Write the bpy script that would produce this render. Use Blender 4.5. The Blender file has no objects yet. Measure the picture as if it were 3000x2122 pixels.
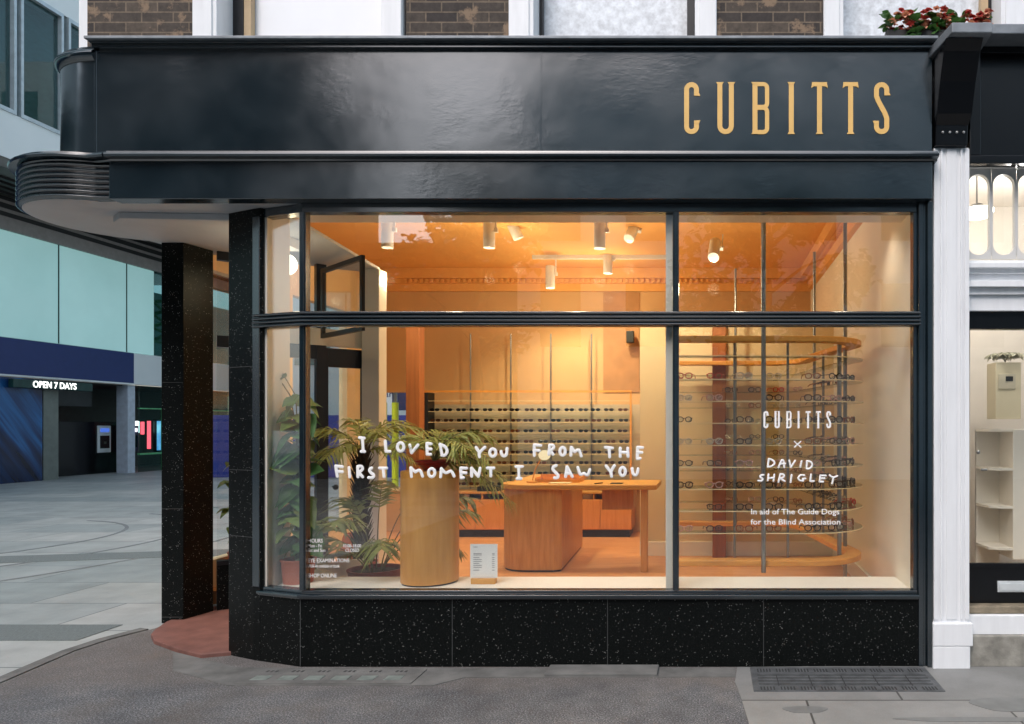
import bpy, math, random
from mathutils import Vector, Matrix
R = math.radians
sc = bpy.context.scene
COL = sc.collection

# ------------------------------------------------------------------ camera
cd = bpy.data.cameras.new("camera")
cam = bpy.data.objects.new("camera", cd); COL.objects.link(cam)
cam.location = (0, -5, 1.65); cam.rotation_euler = (R(90), 0, 0)
cd.sensor_width = 36; cd.lens = 25.8
cd.shift_x = -0.1933; cd.shift_y = 0.0613
cd.clip_start = 0.05; cd.clip_end = 600
sc.camera = cam

# ------------------------------------------------------------------ world, sun, exposure
SUN_EL, SUN_AZ = 52, 203
w = bpy.data.worlds.new("World"); sc.world = w; w.use_nodes = True
nt = w.node_tree; nt.nodes.clear()
sky = nt.nodes.new("ShaderNodeTexSky"); sky.sky_type = 'NISHITA'; sky.sun_disc = False
sky.sun_elevation = R(SUN_EL); sky.sun_rotation = R(SUN_AZ)
sky.air_density = 1.0; sky.dust_density = 3.5; sky.ozone_density = 1.0
hs = nt.nodes.new("ShaderNodeHueSaturation"); hs.inputs["Saturation"].default_value = 0.80; hs.inputs["Hue"].default_value = 0.472
bg = nt.nodes.new("ShaderNodeBackground"); bg.inputs["Strength"].default_value = 0.15
wo = nt.nodes.new("ShaderNodeOutputWorld")
nt.links.new(sky.outputs[0], hs.inputs["Color"]); nt.links.new(hs.outputs[0], bg.inputs["Color"]); nt.links.new(bg.outputs[0], wo.inputs[0])
sd = bpy.data.lights.new("sun", 'SUN'); sd.energy = 0.5; sd.angle = R(30); sd.color = (1, .99, .97)
sun = bpy.data.objects.new("sun", sd); COL.objects.link(sun)
sdir = Vector((math.sin(R(SUN_AZ)) * math.cos(R(SUN_EL)), math.cos(R(SUN_AZ)) * math.cos(R(SUN_EL)), math.sin(R(SUN_EL))))
sun.rotation_euler = (-sdir).to_track_quat('-Z', 'Y').to_euler()
sc.view_settings.view_transform = 'Standard'; sc.view_settings.look = 'None'
sc.view_settings.exposure = 0.95; sc.view_settings.gamma = 1.0
sc.render.engine = 'CYCLES'
cy = sc.cycles
cy.use_denoising = True
cy.max_bounces = 10; cy.transparent_max_bounces = 24; cy.diffuse_bounces = 4; cy.glossy_bounces = 4
cy.caustics_reflective = False; cy.caustics_refractive = False; cy.sample_clamp_indirect = 6
LAMP = 0.70                                    # master level of the lamps inside the shop

# ------------------------------------------------------------------ helpers
D0, F, CX, CY, EYE = 5.0, 2150.0, 2080.0, 1245.0, 1.65
def at(px, py, Y):                            # a point of the place, measured on the photograph at depth Y
    d = Y + D0
    return Vector(((px - CX) * d / F, Y, EYE - (py - CY) * d / F))
def ax(px, Y): return (px - CX) * (Y + D0) / F
def az(py, Y): return EYE - (py - CY) * (Y + D0) / F
def C(r, g, b):
    f = lambda c: (c / 255) / 12.92 if c <= 10 else ((c / 255 + .055) / 1.055) ** 2.4
    return (f(r), f(g), f(b))

class MB:
    def __init__(s): s.v = []; s.f = []
    def add(s, vs, fs):
        o = len(s.v); s.v += [tuple(p) for p in vs]; s.f += [[i + o for i in f] for f in fs]; return s
    def box(s, x0, x1, y0, y1, z0, z1):
        x0, x1 = min(x0, x1), max(x0, x1); y0, y1 = min(y0, y1), max(y0, y1); z0, z1 = min(z0, z1), max(z0, z1)
        return s.add([(x0,y0,z0),(x1,y0,z0),(x1,y1,z0),(x0,y1,z0),(x0,y0,z1),(x1,y0,z1),(x1,y1,z1),(x0,y1,z1)],
              [[3,2,1,0],[4,5,6,7],[0,1,5,4],[1,2,6,5],[2,3,7,6],[3,0,4,7]])
    def prism(s, pts, z0, z1, plane='xy'):
        n = len(pts)
        a = sum(pts[i][0]*pts[(i+1)%n][1]-pts[(i+1)%n][0]*pts[i][1] for i in range(n))
        if a < 0: pts = pts[::-1]
        if plane == 'xy': vs = [(p[0],p[1],z0) for p in pts] + [(p[0],p[1],z1) for p in pts]
        else:             vs = [(p[0],z1,p[1]) for p in pts] + [(p[0],z0,p[1]) for p in pts]
        return s.add(vs, [list(range(n))[::-1], list(range(n, 2*n))] + [[i,(i+1)%n,n+(i+1)%n,n+i] for i in range(n)])
    def slab(s, p, q, t, z0, z1, off=0.0):    # upright slab along a plan line, t thick to its outer side
        d = Vector((q[0]-p[0], q[1]-p[1])).normalized(); n = Vector((d.y, -d.x))
        a, b = Vector(p[:2]) + n*off, Vector(q[:2]) + n*off
        return s.prism([tuple(a), tuple(b), tuple(b+n*t), tuple(a+n*t)], z0, z1)
    def tube(s, path, r, n=8, flat=1.0):
        path = [Vector(p) for p in path]; m = len(path)
        rs = r if isinstance(r, (list, tuple)) else [r]*m
        vs = []; fs = []; prev = None
        for i, p in enumerate(path):
            t = (path[min(i+1, m-1)] - path[max(i-1, 0)]).normalized()
            if prev is None:
                u = t.cross(Vector((0,0,1)));  u = t.cross(Vector((1,0,0))) if u.length < .05 else u
            else: u = prev - t*prev.dot(t)
            u.normalize(); prev = u; w_ = t.cross(u)
            for k in range(n):
                a = 2*math.pi*k/n; vs.append(p + (u*math.cos(a) + w_*math.sin(a))*rs[i])
        for i in range(m-1):
            for k in range(n):
                fs.append([i*n+k, i*n+(k+1)%n, (i+1)*n+(k+1)%n, (i+1)*n+k])
        fs.append(list(range(n))[::-1]); fs.append([(m-1)*n+k for k in range(n)])
        return s.add(vs, fs)
    def lathe(s, prof, c=(0,0,0), n=24):
        vs = []; fs = []; m = len(prof)
        for (r, z) in prof:
            for k in range(n):
                a = 2*math.pi*k/n; vs.append((c[0]+r*math.cos(a), c[1]+r*math.sin(a), c[2]+z))
        for i in range(m-1):
            for k in range(n): fs.append([i*n+k, i*n+(k+1)%n, (i+1)*n+(k+1)%n, (i+1)*n+k])
        if prof[0][0] > 1e-6: fs.append(list(range(n))[::-1])
        if prof[-1][0] > 1e-6: fs.append([(m-1)*n+k for k in range(n)])
        return s.add(vs, fs)
    def ball(s, c, r, n=16, sz=1.0):
        return s.lathe([(max(1e-7, r*math.sin(math.pi*i/10)), -r*sz*math.cos(math.pi*i/10)) for i in range(11)], c, n)
    def ribbon(s, pts, wd, a0, a1, plane='xy', closed=False):
        pts = [Vector((p[0], p[1])) for p in pts]; m = len(pts); L = []; Rr = []
        for i in range(m):
            if closed: a, b, c = pts[i-1], pts[i], pts[(i+1) % m]
            else: a, b, c = pts[max(i-1,0)], pts[i], pts[min(i+1,m-1)]
            d1 = (b-a); d2 = (c-b)
            if d1.length < 1e-9: d1 = d2
            if d2.length < 1e-9: d2 = d1
            d1 = d1.normalized(); d2 = d2.normalized()
            n1 = Vector((-d1.y, d1.x)); n2 = Vector((-d2.y, d2.x)); nn = n1 + n2
            nn = n1 if nn.length < 1e-6 else nn.normalized()
            k = 1/max(.5, nn.dot(n1)); L.append(b + nn*wd/2*k); Rr.append(b - nn*wd/2*k)
        mk = (lambda p, h: (p.x, p.y, h)) if plane == 'xy' else (lambda p, h: (p.x, h, p.y))
        vs = []
        for i in range(m): vs += [mk(L[i],a0), mk(Rr[i],a0), mk(Rr[i],a1), mk(L[i],a1)]
        fs = []
        for i in range(m if closed else m-1):
            j = (i+1) % m
            for k in range(4): fs.append([i*4+k, j*4+k, j*4+(k+1)%4, i*4+(k+1)%4])
        if not closed: fs += [[0,1,2,3], [(m-1)*4+k for k in (3,2,1,0)]]
        return s.add(vs, fs)
    def build(s, name, mat, parent=None, bevel=0, smooth=None):
        me = bpy.data.meshes.new(name); me.from_pydata(s.v, [], s.f); me.validate()
        me.update()
        import bmesh
        b = bmesh.new(); b.from_mesh(me); bmesh.ops.recalc_face_normals(b, faces=b.faces); b.to_mesh(me); b.free()
        me.materials.append(mat)
        o = bpy.data.objects.new(name, me); COL.objects.link(o)
        if parent is not None:
            o.parent = parent
            if parent.type == 'EMPTY': o.location = -parent.location
        if smooth:
            me.polygons.foreach_set("use_smooth", [True]*len(me.polygons)); me.set_sharp_from_angle(angle=R(smooth))
        if bevel:
            bm_ = o.modifiers.new("bevel", 'BEVEL'); bm_.width = bevel; bm_.segments = 2; bm_.limit_method = 'ANGLE'
        return o

def tag(o, label=None, cat=None, group=None, kind=None):
    if label: o['label'] = label
    if cat: o['category'] = cat
    if group: o['group'] = group
    if kind: o['kind'] = kind
    return o
def thing(name, label, cat, loc=(0,0,0), group=None):
    o = bpy.data.objects.new(name, None); COL.objects.link(o); o.location = loc
    o.empty_display_size = .1
    return tag(o, label, cat, group)
def dup(root, loc, rotz=0, label=None, rot=None):
    r = root.copy(); COL.objects.link(r); r.location = loc
    r.rotation_euler = rot if rot else (0,0,rotz)
    if label: r['label'] = label
    for ch in list(root.children):
        c = ch.copy(); COL.objects.link(c); c.parent = r
        for g in list(ch.children):
            d = g.copy(); COL.objects.link(d); d.parent = c
    return r
def struct(name, mb, mat, **k): return tag(mb.build(name, mat, **k), kind='structure')

# ------------------------------------------------------------------ materials
MATS = {}
def nodes(name):
    m = bpy.data.materials.new(name); m.use_nodes = True; t = m.node_tree
    return m, t, t.nodes["Principled BSDF"], t.nodes["Material Output"]
def coords(t, scale=(1,1,1), rot=(0,0,0)):
    tc = t.nodes.new("ShaderNodeTexCoord"); mp = t.nodes.new("ShaderNodeMapping")
    mp.inputs["Scale"].default_value = scale; mp.inputs["Rotation"].default_value = rot
    t.links.new(tc.outputs["Object"], mp.inputs[0]); return mp.outputs[0]
def noise(t, vec, scale, detail=4, rough=.55):
    n = t.nodes.new("ShaderNodeTexNoise"); n.inputs["Scale"].default_value = scale
    n.inputs["Detail"].default_value = detail; n.inputs["Roughness"].default_value = rough
    t.links.new(vec, n.inputs["Vector"]); return n.outputs["Fac"]
def ramp(t, fac, stops):
    r = t.nodes.new("ShaderNodeValToRGB"); e = r.color_ramp.elements
    while len(e) < len(stops): e.new(.5)
    for i, (p, c) in enumerate(stops): e[i].position = p; e[i].color = (c[0],c[1],c[2],1)
    t.links.new(fac, r.inputs[0]); return r.outputs[0]
def mix(t, fac, a, b, mode='MIX'):
    m = t.nodes.new("ShaderNodeMix"); m.data_type = 'RGBA'; m.blend_type = mode
    for sock, val in ((m.inputs[0], fac), (m.inputs[6], a), (m.inputs[7], b)):
        if isinstance(val, (int, float)): sock.default_value = val
        elif isinstance(val, tuple): sock.default_value = (*val[:3], 1)
        else: t.links.new(val, sock)
    return m.outputs[2]
def bump(t, h, strength, dist, bsdf):
    b = t.nodes.new("ShaderNodeBump"); b.inputs["Strength"].default_value = strength; b.inputs["Distance"].default_value = dist
    t.links.new(h, b.inputs["Height"]); t.links.new(b.outputs[0], bsdf.inputs["Normal"])
def mat(name, col, rough=.5, metal=0, var=.12, vs=6, scale=(1,1,1), bmp=0, bs=60, ior=1.45, emit=None, es=1, rvar=0):
    if name in MATS: return MATS[name]
    m, t, b, o = nodes(name)
    v = coords(t, scale)
    if var:
        f = noise(t, v, vs)
        c = ramp(t, f, [(.3, tuple(x*(1-var) for x in col)), (.7, tuple(min(1, x*(1+var)) for x in col))])
        t.links.new(c, b.inputs["Base Color"])
    else: b.inputs["Base Color"].default_value = (*col, 1)
    b.inputs["Roughness"].default_value = rough; b.inputs["Metallic"].default_value = metal; b.inputs["IOR"].default_value = ior
    if rvar:
        g = noise(t, v, vs*1.7)
        mr = t.nodes.new("ShaderNodeMapRange"); mr.inputs[3].default_value = max(.02, rough-rvar); mr.inputs[4].default_value = rough+rvar
        t.links.new(g, mr.inputs[0]); t.links.new(mr.outputs[0], b.inputs["Roughness"])
    if bmp: bump(t, noise(t, v, bs), bmp, .01, b)
    if emit:
        b.inputs["Emission Color"].default_value = (*emit, 1); b.inputs["Emission Strength"].default_value = es
    MATS[name] = m; return m
def glass(name, tint=(1,1,1), f0=.06, rough=.0, warp=0):
    if name in MATS: return MATS[name]
    m, t, b, o = nodes(name); t.nodes.remove(b)
    tr = t.nodes.new("ShaderNodeBsdfTransparent"); tr.inputs[0].default_value = (*tint, 1)
    gl = t.nodes.new("ShaderNodeBsdfGlossy"); gl.inputs["Roughness"].default_value = rough
    lw = t.nodes.new("ShaderNodeLayerWeight"); lw.inputs["Blend"].default_value = .5
    p = t.nodes.new("ShaderNodeMath"); p.operation = 'POWER'; p.inputs[1].default_value = 5
    mr = t.nodes.new("ShaderNodeMapRange"); mr.inputs[3].default_value = f0; mr.inputs[4].default_value = 1
    mx = t.nodes.new("ShaderNodeMixShader")
    t.links.new(lw.outputs["Facing"], p.inputs[0]); t.links.new(p.outputs[0], mr.inputs[0]); t.links.new(mr.outputs[0], mx.inputs[0])
    t.links.new(tr.outputs[0], mx.inputs[1]); t.links.new(gl.outputs[0], mx.inputs[2]); t.links.new(mx.outputs[0], o.inputs[0])
    if warp:
        bn = t.nodes.new("ShaderNodeBump"); bn.inputs["Strength"].default_value = warp; bn.inputs["Distance"].default_value = .01
        t.links.new(noise(t, coords(t), 1.3, 1), bn.inputs["Height"]); t.links.new(bn.outputs[0], gl.inputs["Normal"])
    MATS[name] = m; return m
def emis(name, col, s):
    if name in MATS: return MATS[name]
    m, t, b, o = nodes(name); t.nodes.remove(b)
    e = t.nodes.new("ShaderNodeEmission"); e.inputs[0].default_value = (*col, 1); e.inputs[1].default_value = s
    t.links.new(e.outputs[0], o.inputs[0]); MATS[name] = m; return m

def navy_paint(name, streak=1.0):
    m, t, b, o = nodes(name)
    v = coords(t)
    f = noise(t, v, 3.0, 6)
    t.links.new(ramp(t, f, [(.3, (.0045,.011,.016)), (.7, (.008,.018,.025))]), b.inputs["Base Color"])
    b.inputs["IOR"].default_value = 2.05
    lo_ = noise(t, v, 1.5, 3, .5); dn = noise(t, coords(t, (8, 1, 14)), 2.2, 6, .65)
    msk = ramp(t, noise(t, v, 1.9, 3, .55), [(.46,(0,0,0)),(.66,(1,1,1))])
    fine = mix(t, 1.0, dn, msk, 'MULTIPLY')
    mr = t.nodes.new("ShaderNodeMapRange"); mr.inputs[1].default_value = .3; mr.inputs[2].default_value = .7
    mr.inputs[3].default_value = .12; mr.inputs[4].default_value = .24; t.links.new(lo_, mr.inputs[0])
    t.links.new(mr.outputs[0], b.inputs["Roughness"])
    h = t.nodes.new("ShaderNodeMath"); h.operation = 'MULTIPLY_ADD'; h.inputs[1].default_value = .20; t.links.new(fine, h.inputs[0]); t.links.new(lo_, h.inputs[2])
    bump(t, h.outputs[0], .12*streak, .05, b)
    MATS[name] = m; return m
NAVY = navy_paint("navy_gloss_paint"); NAVYF = navy_paint("navy_frame_paint", .25)

def granite():
    m, t, b, o = nodes("black_granite")
    v = coords(t)
    vo = t.nodes.new("ShaderNodeTexVoronoi"); vo.inputs["Scale"].default_value = 78; t.links.new(v, vo.inputs["Vector"])
    sp = ramp(t, vo.outputs["Distance"], [(.0, (.50,.51,.48)), (.14, (.30,.30,.29)), (.22, (.0,.0,.0))])
    msk = ramp(t, noise(t, v, 34, 2), [(.51, (0,0,0)), (.58, (1,1,1))])
    fl = mix(t, 1.0, sp, msk, 'MULTIPLY')
    vo2 = t.nodes.new("ShaderNodeTexVoronoi"); vo2.inputs["Scale"].default_value = 150; t.links.new(v, vo2.inputs["Vector"])
    fine = ramp(t, vo2.outputs["Distance"], [(.0, (.035,.04,.035)), (.25, (.006,.007,.007)), (.6, (.004,.005,.005))])
    t.links.new(mix(t, 1.0, fine, fl, 'ADD'), b.inputs["Base Color"])
    b.inputs["Roughness"].default_value = .3; b.inputs["IOR"].default_value = 1.3; b.inputs["Specular IOR Level"].default_value = .22
    return m
GRAN = granite()

def brick():
    m, t, b, o = nodes("stock_brick")
    v = coords(t, (1,1,1), (R(90),0,0))
    br = t.nodes.new("ShaderNodeTexBrick"); t.links.new(v, br.inputs["Vector"])
    br.inputs["Scale"].default_value = 1.0; br.inputs["Brick Width"].default_value = .228; br.inputs["Row Height"].default_value = .0735
    br.inputs["Mortar Size"].default_value = .0055; br.inputs["Mortar Smooth"].default_value = .3; br.inputs["Bias"].default_value = -.1
    br.inputs["Color1"].default_value = (*C(58,54,53),1); br.inputs["Color2"].default_value = (*C(92,83,74),1); br.inputs["Mortar"].default_value = (*C(118,106,92),1)
    v2 = coords(t)
    n = noise(t, v2, 22, 6, .7); d = mix(t, .75, br.outputs["Color"], ramp(t, n, [(.25,(.35,.34,.33)),(.75,(1.25,1.2,1.15))]), 'MULTIPLY')
    sp = ramp(t, noise(t, v2, 4.6, 6, .66), [(.555,(0,0,0)),(.62,(.9,.9,.9))])
    d = mix(t, sp, d, C(134,114,94))
    t.links.new(d, b.inputs["Base Color"]); b.inputs["Roughness"].default_value = .9
    bump(t, br.outputs["Fac"], -.6, .012, b)
    return m
BRICK = brick()

def wood(name, c1, c2, rough=.42, sc_=(14,14,1.3), ior=1.45):
    if name in MATS: return MATS[name]
    m, t, b, o = nodes(name); v = coords(t, sc_)
    n = noise(t, v, 2.2, 7, .62)
    t.links.new(ramp(t, n, [(.28, c1), (.72, c2)]), b.inputs["Base Color"])
    b.inputs["Roughness"].default_value = rough; b.inputs["IOR"].default_value = ior
    bump(t, n, .06, .01, b); MATS[name] = m; return m
OAK = wood("oak_veneer", C(198,134,58), C(220,160,82), .38, (9,9,1.1))
OAKD = wood("warm_oak_desk", C(178,120,56), C(212,156,86))
OAKH = wood("oak_top", C(196,138,66), C(224,168,92), .35, (1.5,16,16))
MAHOG = wood("brown_timber_post", C(146,84,44), C(174,106,58), .5, (16,16,.8))
ORAIL = wood("orange_oak_rail", C(206,138,58), C(230,164,78), .4, (3,3,20))

def asphalt():
    m, t, b, o = nodes("asphalt_pavement"); v = coords(t)
    g = noise(t, v, 105, 3, .8); big = noise(t, v, 1.6, 5, .6); mid = noise(t, v, 7, 7, .72)
    c = ramp(t, g, [(.34, C(44,45,47)), (.5, C(76,77,79)), (.64, C(142,143,144))])
    c = mix(t, .6, c, ramp(t, mid, [(.38,(.70,.71,.73)),(.62,(1.22,1.22,1.22))]), 'MULTIPLY')
    c = mix(t, ramp(t, big, [(.50,(0,0,0)),(.66,(.4,.4,.4))]), c, C(96,88,80))
    c = mix(t, 1.0, c, ramp(t, noise(t, v, .9, 5, .6), [(.36,(.78,.79,.81)),(.64,(1.28,1.28,1.27))]), 'MULTIPLY')
    sx_ = t.nodes.new("ShaderNodeSeparateXYZ"); t.links.new(v, sx_.inputs[0])
    wob = t.nodes.new("ShaderNodeMath"); wob.operation = 'MULTIPLY_ADD'; wob.inputs[1].default_value = .5; t.links.new(noise(t, v, 3.5, 5, .6), wob.inputs[0]); t.links.new(sx_.outputs[1], wob.inputs[2])
    dirt = t.nodes.new("ShaderNodeMapRange"); dirt.inputs[1].default_value = -.30; dirt.inputs[2].default_value = .0; dirt.inputs[3].default_value = 0; dirt.inputs[4].default_value = .34
    t.links.new(wob.outputs[0], dirt.inputs[0]); c = mix(t, dirt.outputs[0], c, C(108,98,89))
    vo = t.nodes.new("ShaderNodeTexVoronoi"); vo.inputs["Scale"].default_value = 42; t.links.new(v, vo.inputs["Vector"])
    sp = ramp(t, vo.outputs["Distance"], [(.06,(.12,.12,.125)),(.12,(0,0,0))])
    c = mix(t, 1.0, c, sp, 'ADD')
    t.links.new(c, b.inputs["Base Color"]); b.inputs["Roughness"].default_value = .72
    bump(t, g, .5, .006, b); return m
ASPH = asphalt()
def slabs(name, c1, c2, mort, bw, rh, rot=0, ms=.008, blot=.35, rough=.6):
    m, t, b, o = nodes(name); v = coords(t, (1,1,1), (0,0,R(rot)))
    br = t.nodes.new("ShaderNodeTexBrick"); t.links.new(v, br.inputs["Vector"]); br.inputs["Scale"].default_value = 1
    br.inputs["Brick Width"].default_value = bw; br.inputs["Row Height"].default_value = rh; br.inputs["Mortar Size"].default_value = ms
    br.inputs["Color1"].default_value = (*c1,1); br.inputs["Color2"].default_value = (*c2,1); br.inputs["Mortar"].default_value = (*mort,1)
    v2 = coords(t)
    c = mix(t, blot, br.outputs["Color"], ramp(t, noise(t, v2, 2.3, 6, .62), [(.3,(.55,.55,.54)),(.7,(1.25,1.25,1.25))]), 'MULTIPLY')
    c = mix(t, .35, c, ramp(t, noise(t, v2, 120, 3, .7), [(.3,(.75,.75,.75)),(.7,(1.2,1.2,1.2))]), 'MULTIPLY')
    t.links.new(c, b.inputs["Base Color"]); b.inputs["Roughness"].default_value = rough
    bump(t, br.outputs["Fac"], -.4, .01, b); return m
PAVE = slabs("pale_square_paving", C(132,141,142), C(164,167,165), C(98,105,106), 1.8, .9, 0, .009, .5, .5)
SLAB = slabs("grey_york_slabs", C(122,123,122), C(138,138,135), C(70,70,68), 1.15, .62, 0, .007, .5)
STONE = mat("light_kerb_stone", C(100,100,98), .8, var=.3, vs=5, bmp=.3, bs=90)
STEPSTONE = mat("weathered_step_stone", C(140,138,130), .85, var=.35, vs=9, bmp=.4, bs=40)
IRON = mat("cast_iron_cover", C(92,95,97), .55, .3, var=.3, vs=14, bmp=.4, bs=80)
REDTILE = mat("terracotta_step_tile", C(116,80,72), .6, var=.22, vs=7, bmp=.15, bs=60)
WHITE = mat("white_gloss_paint", C(230,233,236), .38, var=.05, scale=(6,6,.8), vs=2.5, bmp=.04, bs=15)
WHITEI = mat("white_interior_paint", C(236,228,214), .5, var=.03, vs=2)
CREAM = mat("cream_window_lining", C(214,208,196), .45, var=.03)
SOFF = mat("soffit_paint", C(182,184,186), .6, var=.08, vs=2)
BLACK = mat("black_gloss_paint", C(11,12,15), .22, var=.2, ior=1.45)
BLACKM = mat("black_matt_metal", C(26,25,25), .5, var=.2)
DARKFR = mat("dark_door_paint", C(24,23,26), .35, var=.15)
LEAD = mat("lead_flashing", C(128,134,140), .5, .25, var=.2, vs=9, bmp=.2, bs=30)
GOLD = mat("gold_leaf_letter", C(226,184,110), .45, var=.05)
VINYL = mat("white_vinyl", (.9,.9,.89), .5, var=0, emit=None)
PANE = glass("shop_glass", (.97,.985,.98), .10, 0, .02)
PANE2 = glass("clear_glass", (.97,.985,.98), .03)
SHELFG = glass("shelf_glass", (.90,.95,.90), .12)
SHELFE = mat("shelf_bright_edge", C(225,205,160), .3, var=0)
STEEL = mat("brushed_steel", C(150,150,150), .35, .9, var=.08)
SPOTW = mat("white_lamp_metal", C(225,226,224), .4, var=.03)
LENS = emis("lamp_lens", (1,.80,.5), 5)
CEILM = mat("orange_ceiling_paint", C(232,172,100), .7, var=.06, vs=1.2)
WALLI = mat("cream_wall_paint", C(226,204,164), .7, var=.06, vs=1.5)
WALLB = mat("tan_back_wall_paint", C(204,164,116), .75, var=.08, vs=1.5)
FLOORM = wood("orange_timber_floor", C(196,134,84), C(220,160,106), .45, (1.0,9,9))
BENCH = mat("white_display_bench", C(240,234,222), .45, var=.03)

# ================================================================== GROUND
g = MB(); g.box(-220, 220, -180, 220, -.3, -.004); struct('ground', g, PAVE)
g = MB()
pav = [(-4.5,-40),(-4.52,-.3),(-4.62,.35),(-4.60,.62),(-4.5,.95),(-4.5,1.2),(3.5,1.2),(12,1.2),(12,-40)]
g.prism(pav, -.1, 0); struct('pavement', g, ASPH)
g = MB()                                                     # light kerb edge round the corner
g.ribbon([(-4.56,-12),(-4.58,-.3),(-4.68,.35),(-4.66,.64),(-4.57,.93)], .09, -.09, .006); struct('kerb', g, STONE)
g = MB(); g.prism([(-3.9,.33),(-3.2,-.02),(-2.8,-.03),(.17,-.03),(.17,-.205),(-1.6,-.215),(-1.75,-.36),(-3.05,-.36),(-3.6,-.08)], -.05, .004)
struct('stone_kerb_strip', g, STONE)
for (x0, x1) in ((-1.085,-.345),):
    g = MB(); g.box(x0, x1, -.2, -.012, -.02, .022); struct('kerb_stone', g, STONE, bevel=.006)
g = MB(); g.prism([(.185,-.02),(.16,-.3),(.185,-.55),(.215,-.95),(.26,-3.2),(8,-3.2),(8,.02),(1.5,.02)], -.05, .006); struct('slab_paving', g, SLAB)
RIBBED = mat("ribbed_drain_panel", C(104,112,112), .7, var=.35, scale=(8,1,1), vs=30, bmp=.6, bs=40)
for pts in ([(-6.6,.62),(-4.85,.62),(-4.85,1.06),(-6.6,1.06)],[(-9.6,3.5),(-6.1,4.3),(-6.3,4.75),(-10.2,3.95)],[(-13,2.5),(-8.6,2.9),(-8.6,3.15),(-13,2.85)]):
    g = MB(); g.prism(pts, -.02, .001); struct('drain_panel', g, RIBBED)
INLAY = mat("dark_paving_joint", C(112,117,119), .7, var=.15)
for (r0, cx_, cy_, a0, a1) in ((3.6,-11.5,5.2,-40,75),(5.2,-12.2,5.0,-35,70),(2.3,-11.2,5.4,-30,80)):
    g = MB(); g.ribbon([(cx_+r0*math.cos(R(a)), cy_+r0*math.sin(R(a))) for a in range(a0,a1,4)], .05, -.02, .0), struct('paving_curve', g, INLAY)
DAMP = mat("damp_patch", C(112,114,113), .5, var=.12, vs=9)
for (px, py, rx, ry) in ((2360,2083,.125,.055),(2960,2068,.22,.12),(2850,2112,.42,.035)):
    Y = EYE*F/(py-CY) - D0; x = ax(px, Y); g = MB()
    g.prism([(x+rx*math.cos(a)*(1+.14*math.sin(3*a)), Y+ry*math.sin(a)*(1+.1*math.cos(2*a))) for a in [k*math.pi/14 for k in range(28)]], .006, .0085)
    struct('damp_patch', g, DAMP)

# cast iron cover in front of the right-hand window
t_ = thing('pavement_cover', 'long ribbed cast iron pavement cover set in slabs under the window', 'pavement cover', (.86,-.25,.006))
m = MB(); m.box(.27,1.45,-.48,-.035,-.02,.011); m.build('cover_plate', IRON, t_)
m = MB()
for i in range(9):
    for j in range(5):
        x = .315+i*.126+j*.02
        for (y0,y1) in ((-.13,-.075),(-.46,-.41)): m.box(x, x+.009, y0, y1, .0112, .0128)
for k in range(4): m.box(.31,1.41,-.2-k*.055,-.195-k*.055,.0112,.0135)
for k in range(5): m.box(.43+k*.21,.436+k*.21,-.395,-.215,.0137,.0155)
m.build('rib', mat("worn_cover_slots", C(50,52,53), .7), t_)
# pavement light with glass prisms
t_ = thing('pavement_light', 'worn pavement light with two rows of small glass prisms under the window', 'pavement light', (-2.45,-.22,.004))
m = MB(); m.box(-3.02,-1.9,-.345,-.07,-.03,.009); m.build('cover_plate', STONE, t_)
PRISM = mat("worn_glass_prism", C(120,128,124), .3, var=.25, vs=12)
m = MB()
for i in range(6):
    x = -2.96+i*.172; m.box(x, x+.105, -.285, -.205, .009, .0115)
m.build('glass_prism', PRISM, t_)
m = MB()
for i in range(6):
    for j in range(3):
        x = -2.95+i*.172+j*.03; m.box(x, x+.015, -.13, -.1, .009, .0105)
m.build('vent_slot', mat("vent_slot_black", C(60,60,60), .8), t_)

# ================================================================== SHOP BUILDING
S = thing('shop_building', 'corner shop with dark navy fascia, black granite base and lit orange interior', 'shop', (0,0,0))
# --- stall riser, pier, column
A0, B0, C0 = (-2.79,0.0), (-3.2,.145), (-3.45,.26)
SR_T = .462
m = MB(); m.prism([(1.45,0),A0,B0,(-3.16,.22),(-2.77,.09),(1.45,.09)], 0, SR_T); sr = m.build('stall_riser', GRAN, S, bevel=.003)
JOINT = mat("granite_joint", C(70,72,72), .7)
m = MB()
for px in (1325,1780,2237): m.box(ax(px,0)-.0018, ax(px,0)+.0018, -.0012, .004, .006, SR_T-.004)
m.box(-2.7925,-2.7885,-.0016,.003,.006,SR_T-.004); m.build('slab_joint', JOINT, sr)
m = MB(); m.prism([(-3.14,.122),B0,C0,(-3.40,.42),(-3.125,.42),(-3.125,.13)], 0, 3.165); m.build('corner_pier', GRAN, S, bevel=.003)
m = MB()
for z in (.86, 1.33, 2.06): m.slab(C0, (B0[0]-.006,B0[1]), .0015, z-.0015, z+.0015)
m.build('slab_joint', JOINT, S)
m = MB(); m.prism([(-4.56,1.10),(-4.377,1.10),(-4.324,1.39),(-4.56,1.39)], 0, 3.165); col_ = m.build('entrance_column', GRAN, S, bevel=.004)
m = MB()
for z in (.05, .95, 2.0): m.box(-4.555,-4.38,1.0985,1.104,z,z+.003)
m.build('slab_joint', JOINT, col_)
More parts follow.
